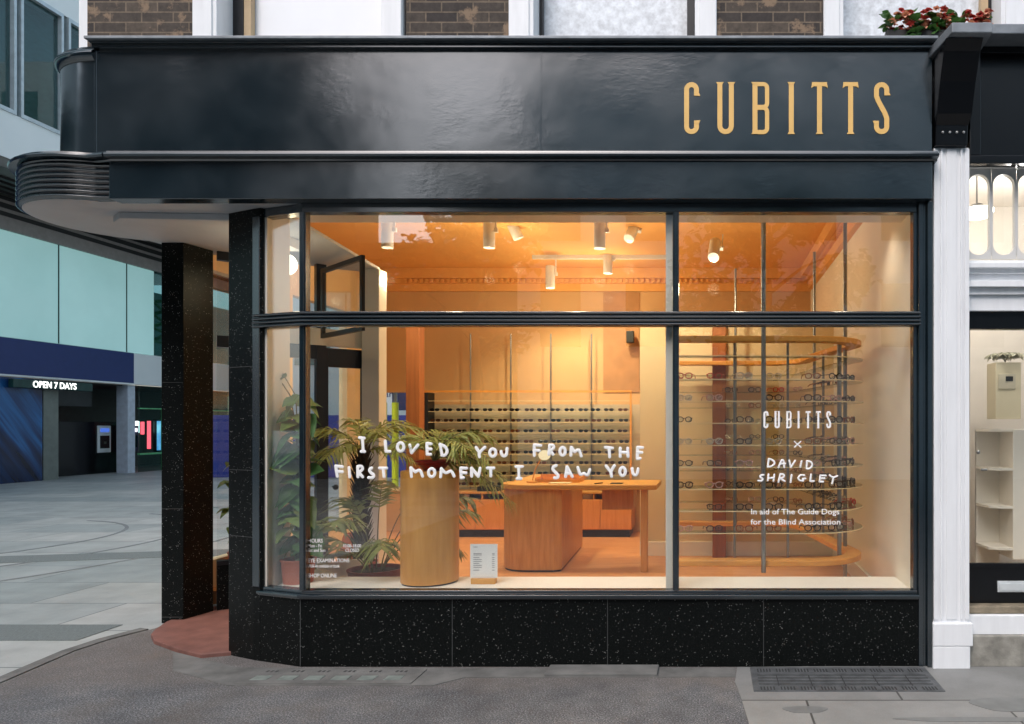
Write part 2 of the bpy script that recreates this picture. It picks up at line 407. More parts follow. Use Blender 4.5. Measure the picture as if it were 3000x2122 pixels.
# --- sill and window frame
fd = Vector((B0[0]-A0[0], B0[1]-A0[1])).normalized()           # facet direction
def facet(s): return (A0[0]+fd.x*s, A0[1]+fd.y*s)
FL = (Vector(B0)-Vector(A0)).length
GY = .055
m = MB()
for (o, t_h, z0, z1) in ((.012,.07,SR_T,SR_T+.014),(.030,.10,SR_T+.014,SR_T+.034),(-.012,.06,SR_T+.034,SR_T+.056)):
    k = o*.2
    m.prism([(1.42,-o),(A0[0]-k,-o),(facet(FL-.06)[0]-o*.33,facet(FL-.06)[1]-o*.94),(facet(FL-.06)[0]+.03,facet(FL-.06)[1]+.08),(A0[0]+.02,.09),(1.42,.09)], z0, z1)
win = m.build('window_frame', NAVYF, S, bevel=.004)
sill_top = SR_T+.056
T0, T1, HT = 2.322, 2.424, 3.105
JR = 1.391
m = MB()                                                      # head, right jamb and flanking pilaster strip
m.prism([(1.42,.02),(-2.79,.02),(facet(FL-.06)[0],facet(FL-.06)[1]+.02),(facet(FL-.06)[0]+.03,facet(FL-.06)[1]+.1),(-2.77,.10),(1.42,.10)], HT, 3.165)
m.box(JR,1.42,.02,.10,sill_top,HT)
m.box(1.42,1.452,-.012,.10,.0,3.165); m.box(1.452,1.475,.002,.10,.0,3.165); m.box(1.475,1.508,-.03,.10,.0,3.165)
m.build('jamb', NAVYF, win, bevel=.003)
m = MB(); m.slab(facet(FL-.062), facet(FL+.002), .08, sill_top, HT, -.008); m.build('jamb', NAVYF, win, bevel=.003)
def mullion(x0, x1, z0, z1):
    m = MB(); m.box(x0,x1,.012,.075,z0,z1); m.box(x0+.008,x1-.008,.004,.0118,z0,z1); m.build('mullion', NAVYF, win, bevel=.003)
for (z0,z1) in ((sill_top,T0),(T1,HT)):
    mullion(-2.806,-2.762,z0,z1); mullion(-.254,-.213,z0,z1)
m = MB()                                                      # reeded transom
nr = 4; hz = (T1-T0)/nr
prof = []
for i in range(nr):
    for k in range(7):
        a = math.pi*k/6; prof.append((-.006-.017*math.sin(a), T0+hz*(i+.04)+hz*.92*(k/6)))
def sweep(mb, path, prof, closed_back=.07):
    # path: plan points, outward normal to the viewer side; prof: (offset outwards negative, z)
    n = len(path); P = [Vector(p) for p in path]; N = []
    for i in range(n):
        a, c = P[max(i-1,0)], P[min(i+1,n-1)]
        d1 = (P[i]-a).normalized() if i else (c-P[i]).normalized(); d2 = (c-P[i]).normalized() if i < n-1 else d1
        n1 = Vector((-d1.y,d1.x)); n2 = Vector((-d2.y,d2.x)); nn = (n1+n2).normalized(); N.append(nn/max(.4,nn.dot(n1)))
    full = prof + [(closed_back, prof[-1][1]), (closed_back, prof[0][1])]
    vs = []; k = len(full)
    for i in range(n):
        for (o, z) in full: q = P[i] - N[i]*o; vs.append((q.x, q.y, z))
    fs = []
    for i in range(n-1):
        for j in range(k): fs.append([i*k+j, i*k+(j+1)%k, (i+1)*k+(j+1)%k, (i+1)*k+j])
    fs.append(list(range(k))); fs.append([(n-1)*k+j for j in range(k)][::-1])
    mb.add(vs, fs)
sweep(m, [facet(FL-.01), A0, (1.43,0)][::-1], prof)
m.build('transom', NAVYF, win, smooth=40)
# --- panes
def pane(x0,x1,z0,z1,name='pane'):
    m = MB(); m.box(x0,x1,GY,GY+.008,z0,z1); return m.build(name, PANE, win)
mainp = pane(-2.762,-.254,sill_top,T0); rightp = pane(-.213,JR,sill_top,T0)
pane(-2.762,-.254,T1,HT); pane(-.213,JR,T1,HT)
for (z0,z1) in ((sill_top,T0),(T1,HT)):
    m = MB(); m.slab(facet(.03), facet(FL-.06), .008, z0, z1, .045); m.build('pane', PANE, win)
# --- lettering on glass
def strokes(mb, lst, wd, conv, dy0, flat=.25):
    for s_i, st in enumerate(lst):
        pts = [Vector(p) for p in st]
        P = [pts[0]]
        for i in range(1, len(pts)):
            for k in range(1, 4): P.append(pts[i-1].lerp(pts[i], k/3))
        if len(P) > 5:
            for _ in range(2):
                P = [P[0]] + [(P[i-1]+P[i]*2+P[i+1])/4 for i in range(1,len(P)-1)] + [P[-1]]
        hw = wd/2; dep = .0016 + .0003*(s_i % 5)
        m2 = len(P); vs = []; fs = []; n = 8
        rows = []
        t0 = (P[1]-P[0]).normalized(); t1 = (P[-1]-P[-2]).normalized()
        for a in (80, 55, 28): rows.append((P[0]-t0*hw*math.sin(R(a)), hw*math.cos(R(a)), t0))
        for i in range(m2):
            tt = (P[min(i+1,m2-1)]-P[max(i-1,0)]).normalized(); rows.append((P[i], hw*(1+.05*math.sin(i*1.7+s_i)), tt))
        for a in (28, 55, 80): rows.append((P[-1]+t1*hw*math.sin(R(a)), hw*math.cos(R(a)), t1))
        for (p, h, tt) in rows:
            nn = Vector((-tt.y, tt.x))
            for k in range(n):
                a = 2*math.pi*k/n; q = p + nn*h*math.cos(a); c = conv(q.x, q.y)
                vs.append((c[0], dy0 - dep*math.sin(a)*(h/hw), c[1]))
        for i in range(len(rows)-1):
            for k in range(n): fs.append([i*n+k, i*n+(k+1)%n, (i+1)*n+(k+1)%n, (i+1)*n+k])
        fs.append(list(range(n))[::-1]); fs.append([(len(rows)-1)*n+k for k in range(n)])
        mb.add(vs, fs)
def oval(cx, cy, rx, ry): return [(cx+rx*math.sin(2*math.pi*k/14), cy-ry*math.cos(2*math.pi*k/14)) for k in range(15)]
def cv(x0, y0, s):
    return lambda x, y: (ax(x0+x*s, GY), az(y0+y*s, GY))
cA = cv(960,1250,500/2296); cB = cv(1460,1250,500/2296); cCc = cv(2180,1180,320/2079)
LA = [[(428,150),(492,157)],[(468,160),(480,330)],[(452,336),(498,338)], [(775,198),(786,335)],[(786,335),(838,336)], oval(982,276,44,58),
 [(1105,250),(1130,355)],[(1132,355),(1215,250)], [(1335,230),(1341,376)],[(1335,228),(1392,234)],[(1338,300),(1392,305)],[(1341,376),(1386,375)],
 [(1512,238),(1540,388)],[(1512,240),(1590,270),(1614,335),(1585,388),(1540,390)], [(1998,282),(2038,345)],[(2116,280),(2034,352),(2043,410)], oval(2222,352,42,52),
 [(110,532),(130,670)],[(108,532),(200,541)],[(118,602),(200,611)], [(288,553),(298,680)], [(405,542),(408,678)],[(405,538),(460,530),(478,575),(418,618)],[(418,618),(472,678)],
 [(592,558),(560,578),(570,615),(630,655),(612,692),(552,688)], [(698,560),(794,561)],[(745,565),(760,678)],
 [(1118,555),(1128,675)],[(1120,555),(1180,612)],[(1180,612),(1243,572),(1278,670)], oval(1400,622,44,56), [(1520,680),(1530,568)],[(1532,568),(1590,640),(1662,582),(1702,668)],
 [(1790,562),(1798,690)],[(1790,560),(1870,561)],[(1795,620),(1862,625)],[(1798,692),(1828,690)], [(1935,560),(1938,670)],[(1938,562),(2028,672)],[(2028,672),(2052,562)], [(2148,560),(2236,560)],[(2195,565),(2196,668)]]
LB = [[(38,335),(45,382),(78,404),(112,385),(118,296)], [(485,250),(484,392)],[(485,247),(572,256)],[(485,322),(552,326)], [(690,252),(680,375)],[(690,250),(742,252),(752,288),(700,325)],[(700,325),(736,375)],
 oval(865,335,37,54), [(982,282),(976,388)],[(984,280),(1028,342)],[(1028,342),(1085,298),(1116,400)], [(1440,280),(1536,290)],[(1490,290),(1498,410)], [(1640,292),(1640,405)],[(1740,292),(1746,405)],[(1640,346),(1745,351)],
 [(1875,282),(1870,434)],[(1875,280),(1942,285)],[(1872,346),(1932,350)],[(1870,434),(1908,430)],
 [(238,540),(326,540)],[(275,545),(278,692)],[(252,702),(306,702)], [(780,525),(724,552),(748,602),(812,655),(798,694),(756,690)], [(905,675),(925,542)],[(925,542),(996,675)],[(915,632),(972,634)],
 [(1070,552),(1105,670),(1150,618),(1200,674),(1232,580)], [(1450,530),(1505,602)],[(1562,526),(1510,605),(1525,672)], oval(1672,606,38,56), [(1800,566),(1808,632),(1840,660),(1870,640),(1880,570)]]
def words_of(lst, counts, wd, conv, parent, extra=None):
    i = 0
    for n_ in counts:
        m = MB(); strokes(m, lst[i:i+n_], wd, conv, GY-.001)
        if extra and i in extra: strokes(m, extra[i], wd, cB, GY-.001)
        m.build('lettering', VINYL, parent, smooth=60); i += n_
    return i
nA = words_of(LA, (3,11,3,10,len(LA)-27), 41, cA, mainp, {14: LB[:1]})
words_of(LB[1:], (10,9,3,5,4), 41, cB, mainp)
LC = [[(470,1070),(450,1222)],[(470,1070),(545,1092),(594,1150),(535,1212),(450,1224)], [(655,1235),(712,1088),(752,1086),(766,1235)],[(688,1166),(786,1160)], [(860,1102),(890,1230)],[(890,1230),(970,1106)], [(1095,1112),(1070,1225)],
 [(1195,1112),(1190,1256)],[(1195,1112),(1275,1122),(1306,1190),(1252,1264),(1190,1258)], [(372,1375),(300,1386),(312,1430),(366,1452),(330,1496),(270,1486)], [(465,1367),(450,1482)],[(577,1370),(560,1490)],[(455,1440),(570,1431)],
 [(690,1362),(655,1512)],[(690,1360),(762,1366),(770,1412),(690,1446)],[(690,1446),(776,1496)], [(905,1377),(885,1518)], [(1150,1388),(1080,1371),(1020,1430),(1058,1490),(1126,1490)],[(1126,1490),(1122,1450)],[(1118,1448),(1168,1446)],
 [(1275,1367),(1260,1496)],[(1260,1496),(1326,1496)], [(1450,1390),(1436,1505)],[(1450,1389),(1556,1391)],[(1445,1442),(1532,1442)],[(1436,1506),(1506,1506)], [(1628,1384),(1692,1432),(1776,1396)],[(1700,1430),(1676,1540)]]
words_of(LC, (9,len(LC)-9), 36, cCc, rightp)
m = MB()
def arc(cx, cy, r, a0, a1, n=10, ry=None): return [(cx+r*math.cos(R(a0+(a1-a0)*k/n)), cy+(ry or r)*math.sin(R(a0+(a1-a0)*k/n))) for k in range(n+1)]
def glyph(mb, ch, x, z, wd, h, t, y0, y1):
    """condensed serif capital in the XZ plane, from (x,z) lower left"""
    L = []; k = [0]
    def rib(pts, tw=t): mb.ribbon([(x+a, z+b) for a, b in pts], tw, y0 - .0005*k[0], y1, 'xz'); k[0] += 1
    def pol(pts): mb.prism([(x+a, z+b) for a, b in pts], y0 - .0005*k[0], y1, 'xz'); k[0] += 1
    hw = t/2; r = (wd-t)/2; e = t*.28
    def serif(cx, zb, up):                                   # small flared foot
        s_ = 1 if up else -1
        pol([(cx-hw-e, zb), (cx+hw+e, zb), (cx+hw, zb+s_*t*.42), (cx-hw, zb+s_*t*.42)])
    if ch == 'C':
        W = wd-e; r = (W-t)/2
        rib([(W-hw, h*.76)] + arc(W/2, h-r-hw, r, 0, 180) + arc(W/2, r+hw, r, 180, 360) + [(W-hw, h*.24)])
        pol([(W-t, h*.74),(W+e,h*.735),(W, h*.80),(W-t,h*.80)]); pol([(W-t, h*.26),(W+e,h*.265),(W,h*.20),(W-t,h*.20)])
    elif ch == 'U':
        W = wd-2*e; r = (W-t)/2
        rib([(e+hw, h)] + arc(e+W/2, r+hw, r, 180, 360) + [(e+W-hw, h)]); serif(e+hw, h, False); serif(e+W-hw, h, False)
    elif ch == 'B':
        W = wd; rr = t*.8
        rib([(e+hw,0),(e+hw,h)])
        rib([(e+t, h-hw*.8)] + arc(W-hw-rr, h-hw*.8-rr, rr, 90, 0, 5) + arc(W-hw-rr, h*.52+rr, rr, 0, -90, 5) + [(e+t, h*.52)], t*.85)
        rib([(e+t, h*.505)] + arc(W-hw-rr, h*.505-rr, rr, 90, 0, 5) + arc(W-hw-rr, hw*.8+rr, rr, 0, -90, 5) + [(e+t, hw*.8)], t*.85)
        pol([(0,h),(e+t,h),(e+t,h-t*.4),(e,h-t*.4)]); pol([(0,0),(e+t,0),(e+t,t*.4),(e,t*.4)])
    elif ch == 'I':
        rib([(wd/2,0),(wd/2,h)]); serif(wd/2,0,True); serif(wd/2,h,False)
    elif ch == 'T':
        rib([(wd/2,0),(wd/2,h-t*.7)]); rib([(e*.4,h-t*.42),(wd-e*.4,h-t*.42)], t*.84); serif(wd/2,0,True)
        pol([(0,h-t*1.2),(t*.55,h-t*.84),(t*.55,h-t*.5),(e*.3,h-t*.5)]); pol([(wd,h-t*1.2),(wd-t*.55,h-t*.84),(wd-t*.55,h-t*.5),(wd-e*.3,h-t*.5)])
    elif ch == 'S':
        W = wd-2*e; r = (W-t)/2; o = e
        rib([(o+W-hw, h*.76)] + arc(o+W/2, h-r-hw, r, 0, 180) + [(o+hw, h*.73),(o+hw+r*.35, h*.64),(o+W-hw-r*.35, h*.40),(o+W-hw, h*.30)] + arc(o+W/2, r+hw, r, 0, -180) + [(o+hw, h*.24)])
        pol([(o+W-t,h*.745),(o+W+e,h*.745),(o+W,h*.80),(o+W-t,h*.80)]); pol([(o+t,h*.255),(0,h*.255),(o,h*.20),(o+t,h*.20)])
mm = MB()
for ch, x0, x1 in (('C',368,472),('U',570,690),('B',793,905),('I',1012,1060),('T',1168,1268),('T',1362,1462),('S',1553,1665)):
    a = cCc(x0,488); b_ = cCc(x1,162); glyph(m, ch, a[0], a[1], b_[0]-a[0], b_[1]-a[1], 36*320/2079/F*(D0+GY), GY-.003, GY-.0005)
p0 = cCc(948,733); p1 = cCc(1088,853); p2 = cCc(1088,733); p3 = cCc(948,853)
m.ribbon([p0,p1], .0075, GY-.003, GY-.0005, 'xz'); m.ribbon([p2,p3], .0075, GY-.0036, GY-.0005, 'xz')
def text_mb(mb, body, x, z, size, Y, ext=.0012, align='LEFT', rot=None, space=1.0, bold=0.0, width=None):
    cu = bpy.data.curves.new("text", 'FONT'); cu.body = body; cu.size = size; cu.extrude = ext; cu.align_x = align; cu.space_character = space; cu.offset = bold
    cu.resolution_u = 3
    o = bpy.data.objects.new("text", cu); COL.objects.link(o)
    bpy.context.view_layer.update()
    dg = bpy.context.evaluated_depsgraph_get(); me = bpy.data.meshes.new_from_object(o.evaluated_get(dg))
    vs = [v.co.copy() for v in me.vertices]; fs = [list(p.vertices) for p in me.polygons]
    k = 1.0
    if width and vs:
        xs = [v.x for v in vs]; k = width/(max(xs)-min(xs))
    M4 = rot or Matrix.Rotation(R(90), 4, 'X')
    mb.add([tuple(Vector((x, Y, z)) + M4 @ Vector((v.x*k, v.y, v.z))) for v in vs], fs)
    bpy.data.objects.remove(o); bpy.data.curves.remove(cu); bpy.data.meshes.remove(me)
kx = (D0+GY)/F
m.build('lettering', VINYL, rightp); m = MB()
text_mb(m, "In aid of The Guide Dogs", ax(2199,GY), az(1507,GY), 22.5*kx, GY-.002, width=258*kx, bold=.0004)
m.build('lettering', VINYL, rightp); m = MB()
text_mb(m, "for the Blind Association", ax(2199,GY), az(1537,GY), 22.5*kx, GY-.002, width=263*kx, bold=.0004)
m.build('lettering', VINYL, rightp)
m = MB()
for (tx, px, py, sz, wd) in (("HOURS",903,1590,13,42),("Mon - Fri",903,1604,11,40),("Sat and Sun",903,1617,11,50),("10.00-18.00",1004,1604,11,52),("CLOSED",1012,1617,11,40),
                             ("EYE EXAMINATIONS",903,1648,13,120),("Walk-ins available or book",903,1663,11,92),("SHOP ONLINE",903,1692,13,84)):
    m = MB(); text_mb(m, tx, ax(px,GY), az(py,GY), sz*kx*1.25, GY-.002, width=wd*kx); m.build('lettering', VINYL, mainp)

# --- fascias, cornices, rounded end
FY = -.05
LX0, RX1 = -4.144, 1.497
fz0, fz1 = 3.478, 4.2
arcU = [(-4.144-.416*math.sin(R(a)), .22-.27*math.cos(R(a))) for a in range(0,91,6)]
m = MB(); m.prism([(RX1,FY),(LX0,FY)] + arcU[1:] + [(-4.56,1.45),(-4.2,1.45),(RX1,.25)], fz0, fz1)
fas = m.build('fascia', NAVY, S, smooth=25)
m = MB(); m.box(ax(1585,FY)-.006, ax(1585,FY)+.006, FY-.0018, FY+.002, fz0+.01, fz1-.005); m.build('fascia_joint', NAVYF, fas)
m = MB(); m.box(LX0-.008, LX0+.012, FY-.005, FY+.02, fz0+.002, fz1-.03); m.build('corner_bead', NAVYF, fas, bevel=.004)
m = MB()
m.box(LX0+.0,1.505,-.085,FY-.0005,fz1-.022,fz1); m.box(LX0-.0,1.505,-.108,.2,fz1,fz1+.012)
m.build('cornice', NAVYF, fas, bevel=.003)
m = MB(); m.box(LX0-.01,1.515,-.135,.29,fz1+.012,fz1+.032); m.build('flashing', LEAD, fas, bevel=.004)
m = MB(); sweep(m, [(-4.144,FY)] + arcU[1:] + [(-4.56,1.4)], [(-p*1,z) for p, z in ((0,4.10),(.012,4.106),(.03,4.13),(.034,4.15),(.03,4.165),(.01,4.18))], .3)
m.build('cornice', NAVYF, fas, smooth=40)
for ch, x0, x1 in (('C',85,250),('U',410,605),('B',768,955),('I',1138,1215),('T',1380,1547),('T',1700,1862),('S',2005,2188)):
    s_ = 660/2296; a = at(1980+x0*s_, 220+605*s_, FY); b_ = at(1980+x1*s_, 220+76*s_, FY)
    m = MB(); glyph(m, ch, a.x, a.z, b_.x-a.x, b_.z-a.z, 50*s_/F*(D0+FY), FY-.004, FY-.0005); m.build('sign_letter', GOLD, fas)
# moulding between the two fascias and fluted rounded canopy end
cc, cr = (-4.37,.52), .60
arcC = [(cc[0]+cr*math.cos(R(a)), cc[1]+cr*math.sin(R(a))) for a in range(-70,-250,-6)]
m = MB()
pm = [(-4.12,-.045)] + arcC
mprof = [(.005,3.415),(.012,3.425),(.05,3.432),(.055,3.445),(.05,3.455),(.03,3.462),(.028,3.474),(.0,3.478)]
sweep(m, [(1.52,-.085),(-4.02,-.085)] , [(-a,b) for a,b in mprof], .12); m.build('cornice', NAVYF, fas, smooth=30)
m = MB(); m.box(-4.03,1.492,-.08,.03,3.165,3.4155); m.build('lower_fascia', NAVY, S, bevel=.004)
m = MB()
pf = []
nf = 7
for i in range(nf):
    for k in range(7):
        a = math.pi*k/6; pf.append((-.022*math.sin(a), 3.168+(.247/nf)*(i+.03+.94*k/6)))
sweep(m, [(-4.03,-.035),(-4.14,-.04)] + arcC, pf, .1)
can = m.build('canopy', NAVYF, S, smooth=45)
m = MB(); sweep(m, [(-4.02,-.075),(-4.13,-.05)] + arcC, [(-a*1.15,b) for a,b in mprof], .25); m.build('cornice', NAVYF, can, smooth=30)
m = MB(); m.prism([(-4.0,.0),(-4.14,.0)] + [(cc[0]+(cr-.02)*math.cos(R(a)), cc[1]+(cr-.02)*math.sin(R(a))) for a in range(-70,-250,-6)] + [(-4.5,1.4),(-4.0,1.4)], 3.43, 3.472); m.build('canopy_roof', LEAD, can)
m = MB(); m.prism([(1.47,-.078),(-4.02,-.078),(-4.03,-.015),(-4.15,-.01)] + [(cc[0]+(cr-.012)*math.cos(R(a)), cc[1]+(cr-.012)*math.sin(R(a))) for a in range(-70,-250,-6)] + [(-4.56,1.45),(-3.42,2.3),(-3.24,2.2),(-3.06,.3),(-2.7,.02),(1.47,.02)], 3.166, 3.19)
m.build('soffit', SOFF, S)
m = MB(); m.ribbon([(-4.32,.35),(-4.2,.25),(-3.42,.30)], .05, 3.12, 3.1655); m.build('soffit_batten', SOFF, S, bevel=.006)
# --- entrance: side window, door, fanlight
P1, P2, P3, P4 = (-4.30,1.40), (-3.905,1.695), (-3.67,1.93), (-3.385,2.215)
m = MB(); m.slab(P1, P2, -.06, 0, .42); m.build('side_stall_riser', GRAN, S, bevel=.003)
m = MB()
for (z0,z1) in ((.42,.46),(2.33,2.43),(3.09,3.166)): m.slab(P1, P2, -.06, z0, z1, .004)
m.slab((-3.935,1.67),P2,-.06,.46,2.33,.002); m.slab((-3.935,1.67),P2,-.06,2.43,3.09,.002)
sw = m.build('side_window', DARKFR, S)
m = MB(); m.slab(P1,(-3.935,1.67),-.008,.46,2.33,-.03); m.slab(P1,(-3.935,1.67),-.008,2.43,3.09,-.03); m.build('pane', PANE2, sw)
m = MB(); m.slab(P2, P4, -.07, 2.40, 2.56); m.build('door_lintel', CREAM, S)
m = MB(); m.slab((-3.70,1.90), (-3.64,1.96), -.07, .03, 2.40, .006); m.slab((-3.70,1.90), (-3.64,1.96), -.07, 2.56, 3.166, .006)
m.slab(P2, (-3.70,1.90), -.05, 2.27, 2.40); m.build('door_post', DARKFR, S)
dl = MB()
dl.slab((-3.64,1.96),(-3.625,1.975),-.045,.05,2.38); dl.slab((-3.412,2.188),P4,-.045,.05,2.38)
dl.slab((-3.625,1.975),(-3.412,2.188),-.045,2.20,2.38); dl.slab((-3.625,1.975),(-3.412,2.188),-.045,.05,.30)
door = dl.build('door', DARKFR, S, bevel=.003)
m = MB(); m.slab((-3.625,1.975),(-3.412,2.188),-.008,.30,2.20,-.02); m.build('pane', PANE2, door)
m = MB(); c = Vector((-3.60,2.0,1.06)); m.tube([c, c+Vector((.05,-.05,0))], .008); m.ball(c+Vector((.06,-.06,0)), .026); m.build('handle', BLACKM, door, smooth=60)
m = MB(); m.box(-3.385,-3.215,2.13,2.30,.17,3.166); m.build('door_jamb', CREAM, S, bevel=.006)
# fanlight leaf standing open above the door
Q1, Q2 = (-3.63,1.90), (-2.97,1.32)
m = MB(); m.slab(Q1,Q2,.03,3.07,3.11); m.slab(Q1,Q2,.03,2.46,2.50); m.slab(Q1,(-3.60,1.875),.03,2.50,3.07); m.slab((-3.0,1.346),Q2,.03,2.50,3.07)
fl = m.build('fanlight', DARKFR, S)
m = MB(); m.slab((-3.60,1.875),(-3.0,1.346),.006,2.50,3.07,.012); m.build('pane', PANE2, fl)
# white lining behind the granite pier, glass side of the display
m = MB(); m.box(-3.124,-3.108,.15,.43,.17,3.166); m.build('window_lining', CREAM, S)
m = MB(); m.prism([(-4.48,1.05),(-4.40,.82),(-4.335,.69),(-4.18,.52),(-3.85,.31),(-3.6,.185),(-3.42,.25),(-3.36,.42),(-3.1,.44),(-3.38,2.3),(-4.5,1.5)], -.02, .03)
m.build('entrance_step', REDTILE, S, bevel=.006)
# --- upper wall: brick piers between sash windows
BY = .30
ZU0, ZU1, ZW = 4.15, 10.5, 6.3
bx = [(256,570),(1190,1490),(2100,2410),(3080,3380)]
m = MB()
for a, b_ in bx: m.box(ax(a,BY),ax(b_,BY),BY,BY+.3,ZU0,ZW)
m.box(ax(256,BY), ax(3380,BY), BY, BY+.3, ZW, ZU1)
m.build('brick_wall', BRICK, S)
m = MB(); m.box(ax(228,BY),ax(256,BY),BY+.01,BY+3,4.1,ZU1); m.build('white_side_wall', WHITE, S)
m = MB(); m.box(-4.5,3.1,BY+.9,5.4,3.95,ZU1); m.build('upper_floor_block', WALLB, S)
TANW = mat("tan_window_bead", C(190,166,132), .6)
FROST = mat("frosted_window_film", C(218,224,230), .45, var=.22, vs=22)
BLIND = mat("white_window_blind", C(240,243,247), .6, var=.01)
def upper_window(l0, l1, r0, r1, pn0, pn1, kind, dark, tan=None, darkr=None):
    # outer painted surround l0-l1 and r0-r1, glass pn0-pn1, dark sash strip
    YW = BY+.16
    o = bpy.data.objects.new('upper_window', None); COL.objects.link(o); o.parent = S
    for (a_, b2, p0, p1) in ((l0,l1,.004,.03),(r0,r1,.03,.004)):
        m = MB(); m.box(ax(a_,BY),ax(b2,BY),BY-.02,BY+.2,ZU0+.08,ZW); m.box(ax(a_,BY)+p0,ax(b2,BY)-p1,BY-.03,BY-.0201,ZU0+.08,ZW)
        m.build('window_surround', WHITE, o, bevel=.004)
    m = MB(); m.box(ax(l1,YW)+.0,ax(r0,YW)+.05,YW+.06,YW+.08,ZU0,ZW); m.build('blind', BLIND if kind == 'white' else FROST, o)
    if dark:
        m = MB(); m.box(ax(dark[0],YW),ax(dark[1],YW),YW,YW+.05,ZU0,ZW)
        if darkr: m.box(ax(darkr[0],YW),ax(darkr[1],YW),YW,YW+.05,ZU0,ZW)
        m.box(ax(dark[0],YW), ax(pn1,YW), YW+.002, YW+.048, ZW-.06, ZW)
        m.build('sash_frame', DARKFR, o)
    if tan:
        m = MB(); m.box(ax(tan[0],YW),ax(tan[1],YW),YW,YW+.05,ZU0,ZW); m.build('window_bead', TANW, o)
    return o
upper_window(570,640,1120,1182,735,1120,'white',(675,713),(715,735))
upper_window(1492,1565,2036,2100,1592,2012,'frost',(1570,1590),None,(2013,2034))
upper_window(2412,2470,2930,3010,2480,2872,'frost',(2896,2924),(2874,2895))
# ------------------------------------------------------------- interior
FZ = .17; CZ = 3.8; YB = 5.2; XL = -4.62; XR = 1.40; YP = 3.30
m = MB(); m.prism([(-3.10,.43),(-3.38,2.25),(-4.0,1.75),(-4.6,1.45),(XL,YB),(XR+.0,YB),(XR,.09),(-3.0,.09)], .05, FZ); m.build('shop_floor', FLOORM, S)
m = MB(); m.box(XL,XR,.30,YB,CZ,CZ+.08); m.build('ceiling', CEILM, S)
m = MB(); m.box(-2.95,XR,.10,.37,3.13,CZ); m.build('window_bulkhead', WHITEI, S)
m = MB()                                                      # back wall with one window at its end
wx0, wx1, wz0, wz1 = -4.56,-4.17,.78,2.1
m.box(wx1,XR,YB,YB+.12,FZ,CZ); m.box(XL,wx0,YB,YB+.12,FZ,CZ); m.box(wx0,wx1,YB,YB+.12,FZ,wz0); m.box(wx0,wx1,YB,YB+.12,wz1,CZ)
bw = m.build('back_wall', WALLB, S)
m = MB(); m.box(wx0,wx1,YB+.06,YB+.068,wz0,wz1); m.build('pane', PANE2, bw)
m = MB(); m.box(wx0-.03,wx1+.03,YB-.04,YB-.001,wz0-.05,wz0); m.build('window_sill', WHITEI, bw)
m = MB()                                                      # side-street wall with two windows
x0, x1 = XL, XL+.10
for (a, b_) in ((1.42,1.5),(2.62,2.95),(4.14,YB)): m.box(x0,x1,a,b_,FZ,CZ)
for (a, b_) in ((1.5,2.62),(2.95,4.14)): m.box(x0,x1,a,b_,FZ,.42); m.box(x0,x1,a,b_,3.06,CZ)
lw = m.build('side_wall', WALLI, S)
m = MB()
for (a, b_) in ((1.5,2.62),(2.95,4.14)): m.box(x0+.04,x0+.048,a,b_,.42,3.06)
m.build('pane', PANE2, lw)
m = MB(); m.box(XR,XR+.11,.10,YB,FZ,CZ); m.build('party_wall', mat('pale_party_wall', C(238,230,214), .7, var=.05, vs=1.4), S)
m = MB(); m.box(ax(1875,YP),XR-.001,YP,YP+.10,FZ,2.86); part = m.build('partition_wall', WALLI, S)
m = MB(); m.box(ax(1875,YP)-.0,XR-.002,YP-.02,YP-.0005,FZ,FZ+.16); m.build('skirting_board', WHITEI, part, bevel=.004)
m = MB(); m.box(XR-.02,XR-.001,.5,YP-.02,FZ,FZ+.16); m.build('skirting_board', WHITEI, S, bevel=.004)
m = MB()                                                      # moulded plaster cornice with dentils
m.box(wx1-.4,XR,YB-.16,YB-.001,3.66,CZ-.001); m.box(wx1-.4,XR,YB-.10,YB-.002,3.60,3.66); m.box(wx1-.4,XR,YB-.05,YB-.003,3.50,3.60)
m.box(XR-.16,XR-.001,.4,YB-.161,3.66,CZ-.001); m.box(XR-.06,XR-.0015,.4,YB-.161,3.50,3.66)
for i in range(75): m.box(-4.2+i*.074,-4.2+i*.074+.036,YB-.14,YB-.1005,3.605,3.655)
for i in range(60): m.box(XR-.10,XR-.0605,.5+i*.075,.5+i*.075+.036,3.605,3.655)
m.build('plaster_cornice', CEILM, S)
for px in (1216,2107):
    m = MB(); a = ax(px,YP-.12); m.box(a-.075,a+.075,YP-.19,YP-.04,FZ,2.84); m.build('timber_post', MAHOG, S, bevel=.006)
m = MB(); m.box(ax(1765,5.1),ax(1872,5.1),5.185,5.199,2.1,3.49); m.build('wall_recess_panel', mat("dark_tan_panel", C(176,128,82), .7), S)
m = MB(); m.prism([(-3.10,.165),(-2.78,.07),(XR-.001,.07),(XR-.001,.54),(-2.82,.54),(-2.93,.70),(-3.13,.84),(-3.105,.44)], FZ+.001, .504); m.build('display_bench', BENCH, S, bevel=.004)
m = MB(); m.slab((-3.12,.83),(-2.86,1.06),-.02,FZ,.545); m.build('bench_upstand', BENCH, S)
m = MB(); m.box(ax(1953,.19),ax(1971,.1),.085,.2,.504,3.13); m.build('window_post', WHITEI, S, bevel=.003)

